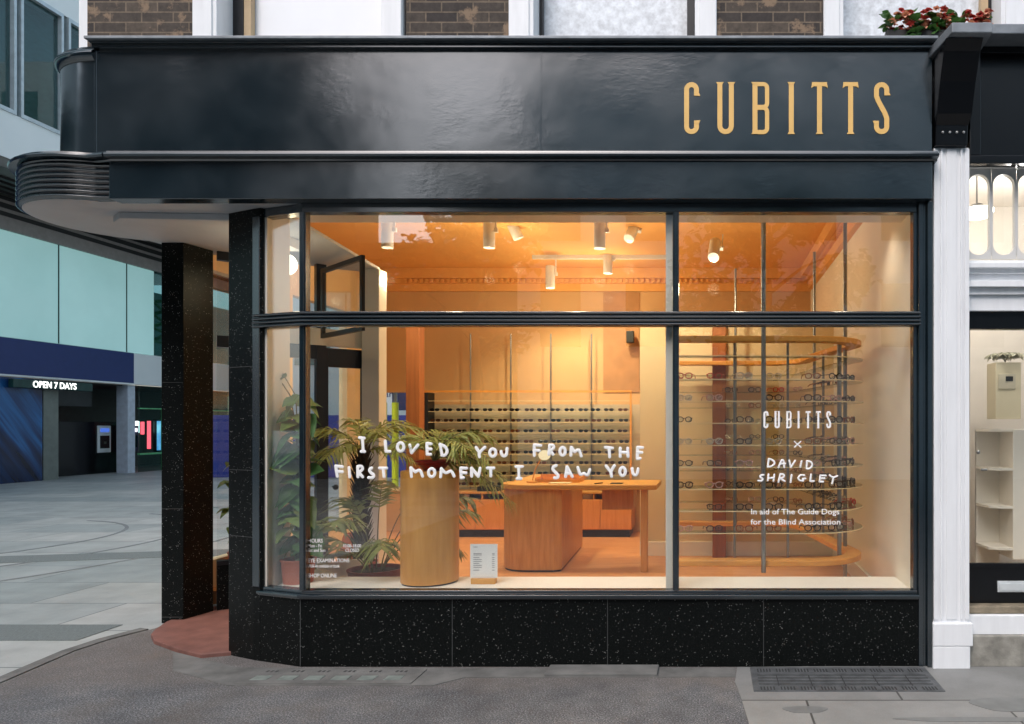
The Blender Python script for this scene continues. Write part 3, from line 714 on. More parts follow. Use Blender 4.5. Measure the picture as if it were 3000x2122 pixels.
# ================================================================== THINGS INSIDE THE SHOP
ORD = ['', 'first','second','third','fourth','fifth','sixth','seventh','eighth','ninth','tenth','eleventh','twelfth','thirteenth','fourteenth','fifteenth','sixteenth']
rnd = random.Random(7)
TERRA = mat("terracotta_pot", C(164,88,66), .6, var=.12, vs=8)
CRIM = mat("crimson_glazed_pot", C(150,36,34), .3, var=.1)
MAROON = mat("dark_red_pot", C(112,52,42), .45, var=.15)
SOIL = mat("potting_soil", C(48,36,28), .9, var=.4, vs=40)
def leafmat(name, a, b_, rough=.45):
    if name in MATS: return MATS[name]
    m, t, bs, o = nodes(name); n = noise(t, coords(t), 7, 4)
    t.links.new(ramp(t, n, [(.3,a),(.7,b_)]), bs.inputs["Base Color"]); bs.inputs["Roughness"].default_value = rough
    tl = t.nodes.new("ShaderNodeBsdfTranslucent"); tl.inputs[0].default_value = (*b_,1)
    mx = t.nodes.new("ShaderNodeMixShader"); mx.inputs[0].default_value = .22
    t.links.new(bs.outputs[0], mx.inputs[1]); t.links.new(tl.outputs[0], mx.inputs[2]); t.links.new(mx.outputs[0], o.inputs[0])
    MATS[name] = m; return m
LEAFD = leafmat("deep_green_leaf", C(44,84,42), C(82,126,62))
PALM = leafmat("palm_frond", C(104,118,50), C(166,166,84))
PALMD = leafmat("dark_palm_frond", C(76,94,48), C(140,144,74))
STEMM = mat("plant_stem", C(92,84,48), .6, var=.2)
TRUNKM = mat("fibrous_palm_trunk", C(64,50,36), .9, var=.4, vs=30, bmp=.6, bs=50)

def heart_leaf(mb, base, d, size, droop=.6, up=Vector((0,0,1))):
    d = Vector(d).normalized(); s_ = d.cross(up); s_ = Vector((1,0,0)) if s_.length < .05 else s_.normalized(); n = s_.cross(d)
    prof = [(0,.0),(-.10,.24),(.02,.46),(.28,.56),(.58,.43),(.84,.18),(1.0,0)]
    mid = []; L = []; Rr = []
    for (l, wd) in prof:
        c = Vector(base) + d*size*l - Vector((0,0,1))*size*droop*max(0,l)**2
        mid.append(c); L.append(c + s_*size*wd + n*size*wd*.25); Rr.append(c - s_*size*wd + n*size*wd*.25)
    k = len(prof); vs = mid + L + Rr; fs = []
    for i in range(k-1):
        fs.append([i, i+1, k+i+1, k+i]); fs.append([i, 2*k+i, 2*k+i+1, i+1])
    mb.add(vs, fs)
def frond(mb, stem, base, az_, length, rise, n=22, ll=.16, wd=.012, droop=1.0, start=.3, rs=.006):
    d = Vector((math.cos(az_), math.sin(az_), 0)); pts = []
    for i in range(15):
        t = i/14; pts.append(Vector(base) + d*length*(t*.35+.65*t**1.6)*math.cos(rise*.6) + Vector((0,0,1))*length*(math.sin(rise)*t*1.25 - droop*.62*t**2.4))
    stem.tube(pts, [rs*(1-.75*i/14) for i in range(15)], 5)
    sd = d.cross(Vector((0,0,1)))
    for i in range(n):
        t = start + (1-start)*(i+.5)/n; f = t*14; k = min(13, int(f)); p = pts[k].lerp(pts[k+1], f-k); tan = (pts[k+1]-pts[k]).normalized()
        l = rnd.uniform(.8,1.15)*ll*(.55+.75*math.sin(math.pi*min(1,(t-start)/(1-start)*.85+.12)))
        for sgn in (-1,1):
            dd = (tan*rnd.uniform(.6,.95) + sd*sgn*rnd.uniform(.6,.9) + Vector((rnd.uniform(-.2,.2),rnd.uniform(-.2,.2),rnd.uniform(-.4,.2)))).normalized()
            nrm = dd.cross(tan); nrm = Vector((0,0,1)) if nrm.length < .01 else nrm.normalized(); sw_ = dd.cross(nrm).normalized()
            p1 = p + dd*l*.5 - Vector((0,0,l*.06)); p2 = p + dd*l - Vector((0,0,l*.38))
            mb.add([p - sw_*wd*.3, p + sw_*wd*.3, p1 + sw_*wd*.5, p2, p1 - sw_*wd*.5], [[0,1,2,4],[4,2,3]])
def pot(root, c, r0, r1, h, material, wall=.012):
    m = MB(); m.lathe([(r0*.9,0),(r0,.004),(r1,h-.012),(r1+.006,h-.01),(r1+.006,h),(r1-wall,h),(r1-wall,h-.03),(.001,h-.03)], c, 32); m.build('pot', material, root, smooth=40)
    m = MB(); m.lathe([(r1-wall-.001,h-.0295),(.001,h-.022)], c, 24); m.build('soil', SOIL, root)

# climbing plant in terracotta pot, at the angled pane
c = Vector((-2.99,.33,.504))
p = thing('potted_plant', 'tall climbing plant with big heart-shaped leaves in terracotta pot at the angled window', 'plant', c, 'plants in the shop window')
pot(p, c, .098, .112, .175, TERRA)
m = MB(); m.tube([c+Vector((0,0,.14)), c+Vector((.01,.0,.6)), c+Vector((.0,.01,1.1))], .022, 8)
for k in range(2): m.tube([c+Vector((.0,0,1.05)), c+Vector((-.02-.04*k,0,1.36)), c+Vector((-.12-.05*k,.01,1.52))], .004, 5)
m.build('stem', STEMM, p)
m = MB(); m2 = MB()
for i in range(66):
    z = .20 + 1.16*(i/66) + rnd.uniform(-.03,.03); a = i*2.4; rr = rnd.uniform(.015,.05)
    heart_leaf(m if i % 3 else m2, c+Vector((rr*math.cos(a),rr*math.sin(a),z)), (math.cos(a+rnd.uniform(-.9,.9)), math.sin(a+rnd.uniform(-.9,.9)), rnd.uniform(-.7,.5)), rnd.uniform(.08,.19), rnd.uniform(.15,.8), Vector((rnd.uniform(-.35,.35),rnd.uniform(-1.1,-.1),.8)).normalized())
for (dx, z, sz) in ((-.15,1.52,.07),(-.18,1.53,.06),(-.1,1.49,.05)): heart_leaf(m, c+Vector((dx,0,z)), (-.6,-.2,-.4), sz, .4); heart_leaf(m, c+Vector((dx,0,z)), (.3,-.1,.9), sz*.8, .1)
m.build('leaf', LEAFD, p); m2.build('leaf', leafmat('yellow_green_leaf', C(78,104,46), C(134,150,74)), p)
# palm in a wide dark red pot behind the bench
c = Vector((-2.67,.86,FZ))
p = thing('potted_palm', 'bushy palm in a wide dark red pot just behind the white bench', 'plant', c, 'plants in the shop window')
pot(p, c, .15, .205, .335, MAROON)
st = MB(); lf = MB()
for i, (a, ln, ri) in enumerate(((2.4,.95,1.25),(3.0,.85,1.0),(.4,.9,1.1),(1.2,1.05,1.35),(4.0,.7,1.0),(5.2,.72,.95),(-.15,.75,.8),(3.5,.75,.75),(1.9,1.1,1.4),(4.7,.85,1.25),(.05,1.0,1.3),(2.8,.6,.6))):
    frond(lf, st, c+Vector((.05*math.cos(a),.05*math.sin(a),.3)), a, ln, ri, 22, .20, .026, 1.0, .42)
st.build('stem', STEMM, p); lf.build('leaf', PALMD, p)
m = MB(); m.tube([c+Vector((-.17,.25,.2)), c+Vector((-.19,.26,.7)), c+Vector((-.18,.25,1.18))], [.05,.06,.045], 10)
# tall trunk palm beside the door
c2 = Vector((-3.03,1.35,FZ))
p = thing('potted_palm', 'tall palm with fibrous dark trunk beside the glass door', 'plant', c2, 'plants in the shop window')
pot(p, c2, .11, .14, .30, TERRA)
m = MB(); m.tube([c2+Vector((0,0,.25)), c2+Vector((.0,.01,.7)), c2+Vector((.02,.0,1.05)), c2+Vector((.03,0,1.28))], [.045,.055,.055,.035], 10)
for i in range(150):
    z = .28+.98*i/150; a = i*2.4; d_ = Vector((math.cos(a),math.sin(a),0)); b0 = c2+Vector((.012,0,z))+d_*.048
    m.tube([b0, b0+d_*.02+Vector((0,0,.05)), b0+d_*rnd.uniform(.03,.07)+Vector((0,0,.11))], [.011,.007,.0015], 4)
if True: m.build('trunk', TRUNKM, p, smooth=50)
st = MB(); lf = MB()
for i, (a, ln, ri) in enumerate(((.2,.62,1.0),(3.0,.72,.8),(4.0,.6,.9),(5.4,.55,1.0),(1.0,.6,1.2),(2.2,.62,1.2),(3.5,.5,.5),(.0,.45,.55),(4.6,.55,.6))):
    frond(lf, st, c2+Vector((.03,0,1.2)), a, ln, ri, 22, .19, .019, 1.1, .22)
st.build('stem', STEMM, p); lf.build('leaf', PALM, p)
# oak drum pedestal with palm on it
c = Vector((ax(1260,.36),.36,.504))
t_ = thing('drum_pedestal', 'tall round oak veneer pedestal standing on the white window bench', 'pedestal', c)
m = MB(); m.lathe([(.199,.012),(.201,.014),(.201,.80),(.198,.812),(.001,.812)], c, 56); m.build('drum', OAK, t_, smooth=40)
m = MB(); m.lathe([(.192,0),(.192,.013)], c, 48); m.build('plinth', BLACKM, t_)
c = c + Vector((.02,.02,.812))
p = thing('potted_palm', 'arching yellow-green palm in a crimson bowl on the oak pedestal', 'plant', c, 'plants in the shop window')
pot(p, c, .07, .125, .075, CRIM)
st = MB(); lf = MB()
for (a, ln, ri) in ((.1,.46,1.05),(-.3,.5,.6),(.5,.5,.95),(2.7,.36,1.2),(1.6,.4,1.2),(5.6,.46,.8),(4.9,.34,1.1),(.05,.58,.1),(.9,.46,1.0),(3.6,.34,1.0),(-.12,.55,.35),(.3,.42,.5)):
    frond(lf, st, c+Vector((0,0,.06)), a, ln, ri, 20, .18, .015, 1.05, .2)
st.build('stem', STEMM, p); lf.build('leaf', PALM, p)
# leafy plant behind the side window
c = Vector((-4.36,1.86,FZ))
p = thing('potted_plant', 'leafy plant in terracotta pot behind the narrow side window of the entrance', 'plant', c, 'plants in the shop window')
pot(p, c, .1, .125, .30, TERRA)
st = MB(); lf = MB()
for i in range(12):
    a = i*2.4; z = .35+.085*i; tip = c+Vector((.1*math.cos(a),.1*math.sin(a),z))
    st.tube([c+Vector((0,0,.27)), c+Vector((.04*math.cos(a),.04*math.sin(a),z*.7)), tip], .005, 5)
    heart_leaf(lf, tip, (math.cos(a),math.sin(a),.3), .14, .6); heart_leaf(lf, tip, (math.cos(a+1),math.sin(a+1),.1), .11, .8)
st.build('stem', STEMM, p); lf.build('leaf', leafmat("mid_green_leaf", C(70,92,44), C(120,130,58)), p)
# tall orange vase
c = Vector((ax(1036,1.5),1.5,FZ))
t_ = thing('floor_vase', 'tall orange terracotta vase on the floor behind the palms', 'vase', c)
m = MB(); m.lathe([(.08,0),(.11,.1),(.12,.3),(.09,.48),(.075,.52),(.06,.52),(.06,.45),(.001,.45)], c, 28); m.build('vase_body', mat("orange_terracotta", C(190,96,46), .5, var=.1), t_, smooth=40)

# price list on wooden stand
c = Vector((ax(1418,.30),.30,.504))
t_ = thing('price_list_stand', 'white printed price list standing in a small oak block', 'sign', c)
m = MB(); m.box(c.x-.087,c.x+.087,c.y-.03,c.y+.03,c.z,c.z+.04); m.build('stand_block', OAKH, t_, bevel=.003)
m = MB(); m.box(c.x-.098,c.x+.098,c.y-.004,c.y,c.z+.0405,c.z+.285); cardo = m.build('card', mat("white_card", C(238,238,236), .6, var=.01), t_)
m = MB()
for i, z in enumerate((.262,.215,.205,.186,.172,.158,.144,.130,.116,.095)):
    m.box(c.x-.075,c.x-.075+(.03 if i < 1 else .06 if i % 3 else .042),c.y-.0052,c.y-.0042,c.z+z,c.z+z+.0035)
    if i > 0: m.box(c.x+.06,c.x+.078,c.y-.0052,c.y-.0042,c.z+z,c.z+z+.0035)
m.build('printed_line', mat("grey_print", C(120,122,128), .8), cardo)

# desk
Yd0, Yd1, DT = 2.32, 3.0, 1.05
dxl, dxr = ax(1474,2.66), ax(1924,Yd0)
t_ = thing('counter_desk', 'oak counter desk with rounded end, D-shaped pedestal and one square leg', 'desk', (dxl+.7,2.6,FZ))
m = MB(); rr = (Yd1-Yd0)/2
m.prism([(dxr,Yd0),(dxr,Yd1)] + [(dxl+rr+rr*math.cos(R(a)),(Yd0+Yd1)/2+rr*math.sin(R(a))) for a in range(90,271,10)], DT-.05, DT); m.box(dxl+.02,-1.49,Yd1+.001,3.95,DT-.05,DT-.002); m.build('desk_top', OAKH, t_, bevel=.006)
m = MB(); px0 = dxl+.02; pr = .30
ped = [(px0+pr+pr*math.cos(R(a)),(Yd0+Yd1)/2+pr*math.sin(R(a))) for a in range(180,271,9)] + [(ax(1622,Yd0+.04),Yd0+.04),(ax(1622,Yd0+.04)+.015,Yd0+.05),(ax(1646,2.4),2.40),(-1.545,3.9),(px0+.02,3.9)]
m.prism(ped, FZ+.02, DT-.051); m.build('pedestal', OAKD, t_, bevel=.004)
m = MB(); m.prism([(x*.96+.04*(px0+pr), y*.96+.04*2.66) for x,y in ped], FZ, FZ+.02); m.build('plinth', BLACKM, t_)
m = MB(); a = ax(1877,Yd0+.05); m.box(a,a+.07,Yd0+.05,Yd0+.12,FZ,DT-.051); m.build('leg', OAKD, t_, bevel=.004)
m = MB(); m.box(ax(1770,2.75),ax(1860,2.75),2.6,2.95,DT-.28,DT-.051); m.build('drawer', OAKD, t_, bevel=.003)
tl = thing('table_lamp', 'small table lamp with pale glowing globe on the counter desk', 'lamp', (ax(1560,2.62),2.62,DT))
c = Vector((ax(1560,2.62),2.62,DT))
m = MB(); m.lathe([(.06,0),(.06,.015),(.012,.022),(.001,.022)], c, 20); m.build('base', OAKH, tl)
m = MB(); m.tube([c+Vector((0,0,.02)), c+Vector((.03,0,.14)), c+Vector((.10,0,.27))], .007); m.build('stem', ORAIL, tl)
m = MB(); m.ball(c+Vector((.125,0,.285)), .062, 20, .85); m.build('lamp_shade', emis("soft_globe", (1,.78,.45), .6), tl, smooth=80)
t_ = thing('desk_tray', 'shallow orange wooden tray on the counter desk', 'tray', (ax(1640,2.75),2.75,DT))
m = MB(); a, b_ = ax(1575,2.75), ax(1705,2.75)
m.box(a,b_,2.62,2.90,DT,DT+.008); m.box(a,b_,2.62,2.63,DT+.008,DT+.03); m.box(a,b_,2.89,2.90,DT+.008,DT+.07); m.box(a,a+.01,2.63,2.89,DT+.008,DT+.05); m.box(b_-.01,b_,2.63,2.89,DT+.008,DT+.05); m.build('tray_body', ORAIL, t_)
t_ = tag(MB().box(ax(1610,2.5),ax(1672,2.5),2.44,2.58,DT,DT+.009).build('notebook', mat("pale_notebook", C(226,208,170), .6)), 'closed pale notebook lying on the counter desk before the tray', 'notebook')
m = MB(); m.box(ax(1790,2.5),ax(1825,2.5),2.42,2.56,DT,DT+.006); tag(m.build('phone', BLACKM), 'flat black phone lying near the square-leg end of the desk', 'phone')
m = MB(); m.tube([(ax(1745,2.45),2.40,DT+.006),(ax(1762,2.45),2.52,DT+.006)], .006, 6); tag(m.build('pen', BLACKM), 'black pen lying on the counter desk beside the tray', 'pen')

# low cabinet along the back wall
YCf = 4.62; cz0, cz1 = .27, .70
xl, xr = ax(1300,YCf), ax(1850,YCf)
t_ = thing('low_cabinet', 'long low oak cabinet with open top slot under the sunglasses display', 'cabinet', ((xl+xr)/2,4.85,FZ))
m = MB(); m.box(xl,xr,YCf+.02,5.1,cz0,cz1-.03); m.box(xl,xr,YCf,5.1,cz1+.045,cz1+.065)
for k in range(6): m.box(xl+(xr-xl-.02)*k/5,xl+(xr-xl-.02)*k/5+.02,YCf+.01,5.1,cz1-.03,cz1+.045)
m.box(xl,xr,5.0,5.1,cz1-.03,cz1+.045); m.build('carcass', OAKD, t_)
nd = 6
for k in range(nd):
    m = MB(); a = xl+(xr-xl)*k/nd; m.box(a+.004,a+(xr-xl)/nd-.004,YCf,YCf+.0195,cz0+.01,cz1-.035); m.build('door', ORAIL if False else wood("cabinet_door_oak", C(204,130,68), C(224,156,92), .4, (12,12,.9)), t_, bevel=.003)
m = MB(); m.box(xl+.03,xr-.03,YCf+.06,5.08,FZ,cz0-.001); m.build('plinth', BLACKM, t_)
m = MB(); m.box(ax(1402,4.8),ax(1462,4.8),4.74,4.9,cz1+.066,cz1+.13); tag(m.build('storage_box', BLACKM, bevel=.004), 'black storage box on top of the low cabinet left of the desk'.replace(' left of',' beside'), 'box')
m = MB(); m.lathe([(.028,0),(.034,.06),(.031,.06),(.026,.006),(.001,.006)], (ax(1372,4.75),4.7,cz1-.0295), 18); tag(m.build('white_cup', WHITE, smooth=40), 'small white cup in the open slot of the low cabinet', 'cup')
m = MB(); m.box(ax(1712,4.8),ax(1738,4.8),4.7,4.8,cz1-.0295,cz1+.03); tag(m.build('card_box', WHITE), 'small white card box in the cabinet slot behind the desk', 'box')

# sunglasses wall display
YS = 4.93
rx0, rx1 = ax(1240,YS), ax(1852,YS)
rz = [1.876-.143*k for k in range(8)]
t_ = thing('sunglasses_display', 'wide wall display of thin shelves with orange frame behind the desk', 'display rack', ((rx0+rx1)/2,YS,.8))
m = MB(); m.box(rx0+.05,rx1+.14,5.12,5.198,.76,1.93); m.build('back_panel', mat("taupe_back_panel", C(200,184,160), .7, var=.08), t_)
m = MB(); m.box(rx0,rx1,YS-.07,YS-.04,2.085,2.112); m.box(rx1-.025,rx1,YS-.07,YS-.04,.77,2.084); m.build('frame', ORAIL, t_)
m = MB(); m.box(rx0-.02,rx0+.09,YS-.07,5.1,1.36,2.083); m.build('end_panel', BLACKM, t_)
for px in (1373,1492,1610,1730):
    m = MB(); a = ax(px,5.0); m.tube([(a,5.08,.77),(a,5.08,2.9)], .011, 8); m.build('post', STEEL, t_, smooth=60)
for z in [2.02]+rz:
    m = MB(); m.box(rx0+.05,rx1-.026,YS-.056,YS+.11,z-.052,z-.046); sh = m.build('shelf', SHELFG, t_); m = MB(); m.box(rx0+.05,rx1-.026,YS-.062,YS-.0565,z-.053,z-.046); m.build('edge', SHELFE, sh)
SGM = [mat("black_sunglasses", C(20,17,16), .15, var=0), mat("brown_tortoise_sunglasses", C(58,32,20), .2, var=.3, vs=60), mat("smoke_grey_sunglasses", C(44,42,44), .15, var=0), mat("amber_sunglasses", C(92,52,30), .2, var=.2)]
SGN = ['black','brown tortoise','smoke grey','amber']
def sunglass_mesh(k):
    m = MB(); w2 = .030
    for sx in (-1,1):
        cx = sx*.035
        m.prism([(cx+w2*math.cos(a)*(1 if True else 1), .0+.021*math.sin(a)*(1.0 if math.sin(a) < 0 else .85)) for a in [2*math.pi*i/14 for i in range(14)]], -.004, .004, 'xz')
        m.tube([(sx*.064,.004,.008),(sx*.066,.07,.008),(sx*.064,.11,-.008)], .003, 5)
    m.tube([(-.01,0,.008),(0,0,.011),(.01,0,.008)], .0035, 5); m.tube([(-.064,0,.012),(-.035,-.002,.019),(-.008,0,.012)], .003, 5); m.tube([(.064,0,.012),(.035,-.002,.019),(.008,0,.012)], .003, 5)
    return m
protos = []
for k in range(4): protos.append(None)
for r_ in range(8):
    for cidx in range(15):
        k = rnd.choices((0,1,2,3),(5,4,2,2))[0]
        lab = '%s sunglasses, %s from the pedestal end on the %s shelf of the wall display' % (SGN[k], ORD[cidx+1], 'top' if r_ == 0 else ORD[r_+1])
        loc = (ax(1273+39.5*cidx+rnd.uniform(-3,3),YS), YS-.0, rz[r_]-.046+.0235)
        if protos[k] is None: o = sunglass_mesh(k).build('sunglasses', SGM[k]); protos[k] = o
        else: o = protos[k].copy(); COL.objects.link(o)
        o.location = loc; o.rotation_euler = (0,0,rnd.uniform(-.08,.08)); tag(o, lab, 'sunglasses', 'sunglasses on the wall display')

# curved eyeglass rack in the right-hand window
def rackpath(off=0.0, n=8):
    p = [(-.33,.78)] + [(-.33+1.13*k/9,.78) for k in range(1,10)]
    p += [(.80+.40*math.sin(R(a)), 1.18-.40*math.cos(R(a))) for a in range(10,91,10)]
    p += [(1.2-.2*k/5, 1.18+1.37*k/5) for k in range(1,6)]
    p += [(.60+.40*math.cos(R(a)), 2.62+.43*math.sin(R(a))) for a in range(10,91,10)]
    p += [(.60-.93*k/5, 3.05) for k in range(1,6)]
    return p
RP = rackpath()
t_ = thing('eyeglass_rack', 'curved display rack with orange rails, steel poles and glass shelves', 'display rack', (.45,1.8,.5))
m = MB(); m.ribbon(RP, .13, .545, .592); m.build('rail', ORAIL, t_, bevel=.006)
m = MB(); m.ribbon(RP, .13, 2.30, 2.345); m.build('rail', ORAIL, t_, bevel=.006)
sz = [2.008-.171*k for k in range(8)]
for z in [2.19]+sz:
    m = MB(); m.ribbon(RP, .15, z-.009, z-.001); sh = m.build('shelf', SHELFG, t_)
    off = [(p[0], p[1]) for p in RP]
    m = MB(); m.ribbon([(x, y) for x, y in [(-.33,.70),(.80,.70)] + [(.80+.48*math.sin(R(a)), 1.18-.48*math.cos(R(a))) for a in range(10,91,10)] + [(1.275,1.35)]], .004, z-.009, z-.001); m.build('edge', SHELFE, sh)
def pole(px, Y, r, z0, z1):
    m = MB(); a = ax(px,Y); m.tube([(a,Y,z0),(a,Y,z1)], r, 12); m.build('pole', STEEL, t_, smooth=60)
pole(2237,.69,.019,.504,CZ); pole(2459,.98,.019,.56,2.35); pole(2476,1.4,.018,FZ,CZ)
pole(2152,.88,.011,.56,2.32); pole(2308,.88,.011,.56,2.32); pole(2155,2.95,.013,.56,3.34); pole(2386,2.6,.016,.56,3.44); pole(2412,2.2,.013,.56,2.32)
EGC = [('black', C(22,20,20)),('dark tortoise', C(66,40,24)),('clear', C(190,178,160)),('red', C(190,34,26)),('crystal pink', C(196,150,140)),('dark brown', C(50,32,24)),('amber', C(150,84,34))]
EGM = [mat(n.replace(' ','_')+"_spectacle_frame", c_, .3, var=0) for n, c_ in EGC]
LENSG = glass('spectacle_lens', (.93,.95,.94), .10)
def eyeglasses(k, shape):
    root = bpy.data.objects.new('eyeglasses', None); COL.objects.link(root); root.empty_display_size = .05
    m = MB()
    for sx in (-1,1):
        pts = []
        for i in range(15):
            a = 2*math.pi*i/14; ca, sa = math.cos(a), math.sin(a)
            if shape == 1: ca = math.copysign(abs(ca)**.7, ca); sa = math.copysign(abs(sa)**.7, sa)
            pts.append((sx*.036+.027*ca, 0, .022*sa))
        m.tube(pts, .0046, 6)
        m.tube([(sx*.062,0,.010),(sx*.068,0,.011)], .0045, 6)
    m.tube([(-.010,0,.008),(0,-.001,.011),(.010,0,.008)], .0038, 6)
    m.build('frame', EGM[k], root, smooth=60)
    for sx in (-1,1):
        m = MB(); m.prism([(sx*.036+.025*math.cos(2*math.pi*i/12), .0205*math.sin(2*math.pi*i/12)) for i in range(12)], -.0008, .0008, 'xz'); m.build('lens', LENSG, root)
    for sx in (-1,1):
        m = MB(); m.tube([(sx*.068,.0,.011),(sx*.069,.08,.011),(sx*.066,.12,.0),(sx*.064,.14,-.018)], .0034, 6); m.build('temple', EGM[k], root, smooth=60)
    return root
cum = [0]
for i in range(1,len(RP)): cum.append(cum[-1] + (Vector(RP[i])-Vector(RP[i-1])).length)
def along(s):
    for i in range(1,len(RP)):
        if cum[i] >= s:
            a, b_ = Vector(RP[i-1]), Vector(RP[i]); d = (b_-a).normalized(); return a.lerp(b_, (s-cum[i-1])/max(1e-6,cum[i]-cum[i-1])), d
    return Vector(RP[-1]), d
spots = [(.13,'front'),(.365,'front'),(.60,'front'),(.83,'front')] + [(1.14+.2*k,'curve') for k in range(4)] + [(1.98+.22*k,'side') for k in range(4)] + [(3.45+.26*k,'back') for k in range(4)]
EP = {}
for r_ in range(8):
    nc = {}
    for (s_, zone) in spots:
        nc[zone] = nc.get(zone,0)+1
        k = rnd.choices(range(7),(3.5,4,3,.7,1.6,3,2.4))[0]
        if rnd.random() < .08 and (r_,zone) != (0,'front'): continue
        if r_ == 0 and zone == 'front': k = 3 if nc[zone] < 3 else 2
        shp = rnd.choice((0,1))
        lab = '%s framed eyeglasses, %s along the %s run of the %s shelf, curved rack' % (EGC[k][0], ORD[nc[zone]], zone, 'top' if r_ == 0 else ORD[r_+1])
        pt, d = along(s_); rz_ = math.atan2(d.y, d.x) + rnd.uniform(-.3,.3)
        loc = (pt.x, pt.y - (.03 if zone == 'front' else 0), sz[r_]+.0265)
        if (k,shp) not in EP: EP[(k,shp)] = o = eyeglasses(k, shp); o.location = loc; o.rotation_euler = (0,0,rz_)
        else: o = dup(EP[(k,shp)], loc, rz_)
        o.scale = [rnd.uniform(.9,1.08)]*3; tag(o, lab, 'eyeglasses', 'eyeglasses on the curved rack')

# ceiling spotlights with their light, plus an added fill lamp each for the ceiling
def spotlight(px, py, Y, label, tilt=(0,0), power=40, first=[None], aim=18):
    c = at(px, py, Y)
    if first[0] is None:
        r = thing('ceiling_spotlight', label, 'spotlight', c, 'ceiling spotlights'); first[0] = r
        b = MB(); b.lathe([(.056,.0),(.058,.004),(.058,.27),(.05,.28),(.001,.28)], c, 24); b.build('lamp_body', SPOTW, r, smooth=40)
        b = MB(); b.lathe([(.044,.0035),(.001,.0035)], c, 20); b.build('lens', LENS, r)
        b = MB(); b.tube([c+Vector((.07,0,.2)), c+Vector((.07,0,.42))], .009, 8); b.box(c.x+.05,c.x+.09,c.y-.02,c.y+.02,c.z+.16,c.z+.2); b.build('bracket', SPOTW, r)
    else: r = dup(first[0], c, label=label)
    r['group'] = 'ceiling spotlights'; r['category'] = 'spotlight'
    r.rotation_euler = (R(tilt[0]), R(tilt[1]), 0)
    if power:
        l = bpy.data.lights.new("spotlight_light", 'SPOT'); l.energy = power*LAMP; l.color = (1,.85,.55); l.spot_size = R(118); l.spot_blend = .6; l.shadow_soft_size = .05
        lo = bpy.data.objects.new("spotlight_light", l); COL.objects.link(lo); lo.location = c - Vector((0,0,.02)); lo.rotation_euler = (R(aim), 0, 0)
        l = bpy.data.lights.new("ceiling_fill_light", 'POINT'); l.energy = power*.20*LAMP; l.color = (1,.84,.53); l.shadow_soft_size = .06  # fill point lamp added below the fixture to brighten the ceiling
        lo = bpy.data.objects.new("ceiling_fill_light", l); COL.objects.link(lo); lo.location = c - Vector((0,0,.32))
    return r
spotlight(1135,727,2.3,'white cylinder ceiling spotlight nearest the open fanlight', (0,0), 55)
spotlight(1433,727,2.5,'white cylinder ceiling spotlight hanging above the counter desk', (0,0), 55)
spotlight(1757,729,2.3,'white cylinder ceiling spotlight closest to the pale window post', (0,0), 55)
spotlight(1520,700,3.0,'tilted white spotlight between the two hanging over the desk', (10,-24), 30)
spotlight(1842,700,2.9,'small tilted spotlight showing its lit lens by the post', (-38,16), 20)
spotlight(1781,802,4.3,'faint white spotlight farthest back below the rear track', (0,0), 78, aim=14)
spotlight(1612,845,4.2,'pale spotlight by the dentil cornice at the rear track end', (0,0), 78, aim=14)
spotlight(2090,755,2.4,'tilted spotlight with bright glowing lens above the curved rack', (-42,6), 45)
for (px0, px1, py, Y, lb) in ((1560,1960,734,4.3,'long pale lighting track on the rear of the ceiling'),(1690,1900,652,2.4,'short grey lighting track above the window post spotlight')):
    m = MB(); m.box(ax(px0,Y),ax(px1,Y),Y-.02,Y+.02,CZ-.05,CZ-.001); tag(m.build('lighting_track', SPOTW), lb, 'lighting track')
# lamps set behind the window head, shining on the bench
for i, (px, Y) in enumerate(((1240,.62),(1640,.62),(2160,.62),(2500,.62))):
    x = ax(px,Y); c = Vector((x,Y,3.42))
    r = dup(bpy.data.objects['ceiling_spotlight'], c); r.name = 'concealed_spotlight'; r.parent = S
    for k_ in ('label','category','group'): del r[k_]
    l = bpy.data.lights.new("spotlight_light", 'SPOT'); l.energy = (34,32,18,18)[i]*LAMP; l.color = (1,.84,.64); l.spot_size = R(100); l.spot_blend = .7; l.shadow_soft_size = .06
    lo = bpy.data.objects.new("spotlight_light", l); COL.objects.link(lo); lo.location = c-Vector((0,0,.02))
m = MB(); c = at(1843,982,4.9); m.box(c.x-.05,c.x+.05,5.0,5.1,c.z-.09,c.z+.07); tag(m.build('wall_speaker', BLACKM, bevel=.006), 'small dark loudspeaker high on the rear wall under the transom', 'speaker')
# entrance globe lamp
c = Vector((-3.47,1.0,0)); c.z = EYE-(775-CY)*6.0/F
t_ = thing('globe_lamp', 'round white glowing globe lamp hanging in the shop entrance', 'lamp', (c.x,c.y,3.16))
m = MB(); m.ball(c, .088, 24); m.build('globe', emis("white_globe", (1,.88,.66), 2.6), t_, smooth=80)
m = MB(); m.tube([c+Vector((0,0,.085)), (c.x,c.y,3.15)], .008); m.box(c.x-.09,c.x+.09,c.y-.09,c.y+.09,3.09,3.165); m.build('ceiling_plate', SPOTW, t_)
l = bpy.data.lights.new("globe_light", 'POINT'); l.energy = 4*LAMP; l.color = (1,.8,.5); l.shadow_soft_size = .1
lo = bpy.data.objects.new("globe_light", l); COL.objects.link(lo); lo.location = c + Vector((.0,-.05,-.12))

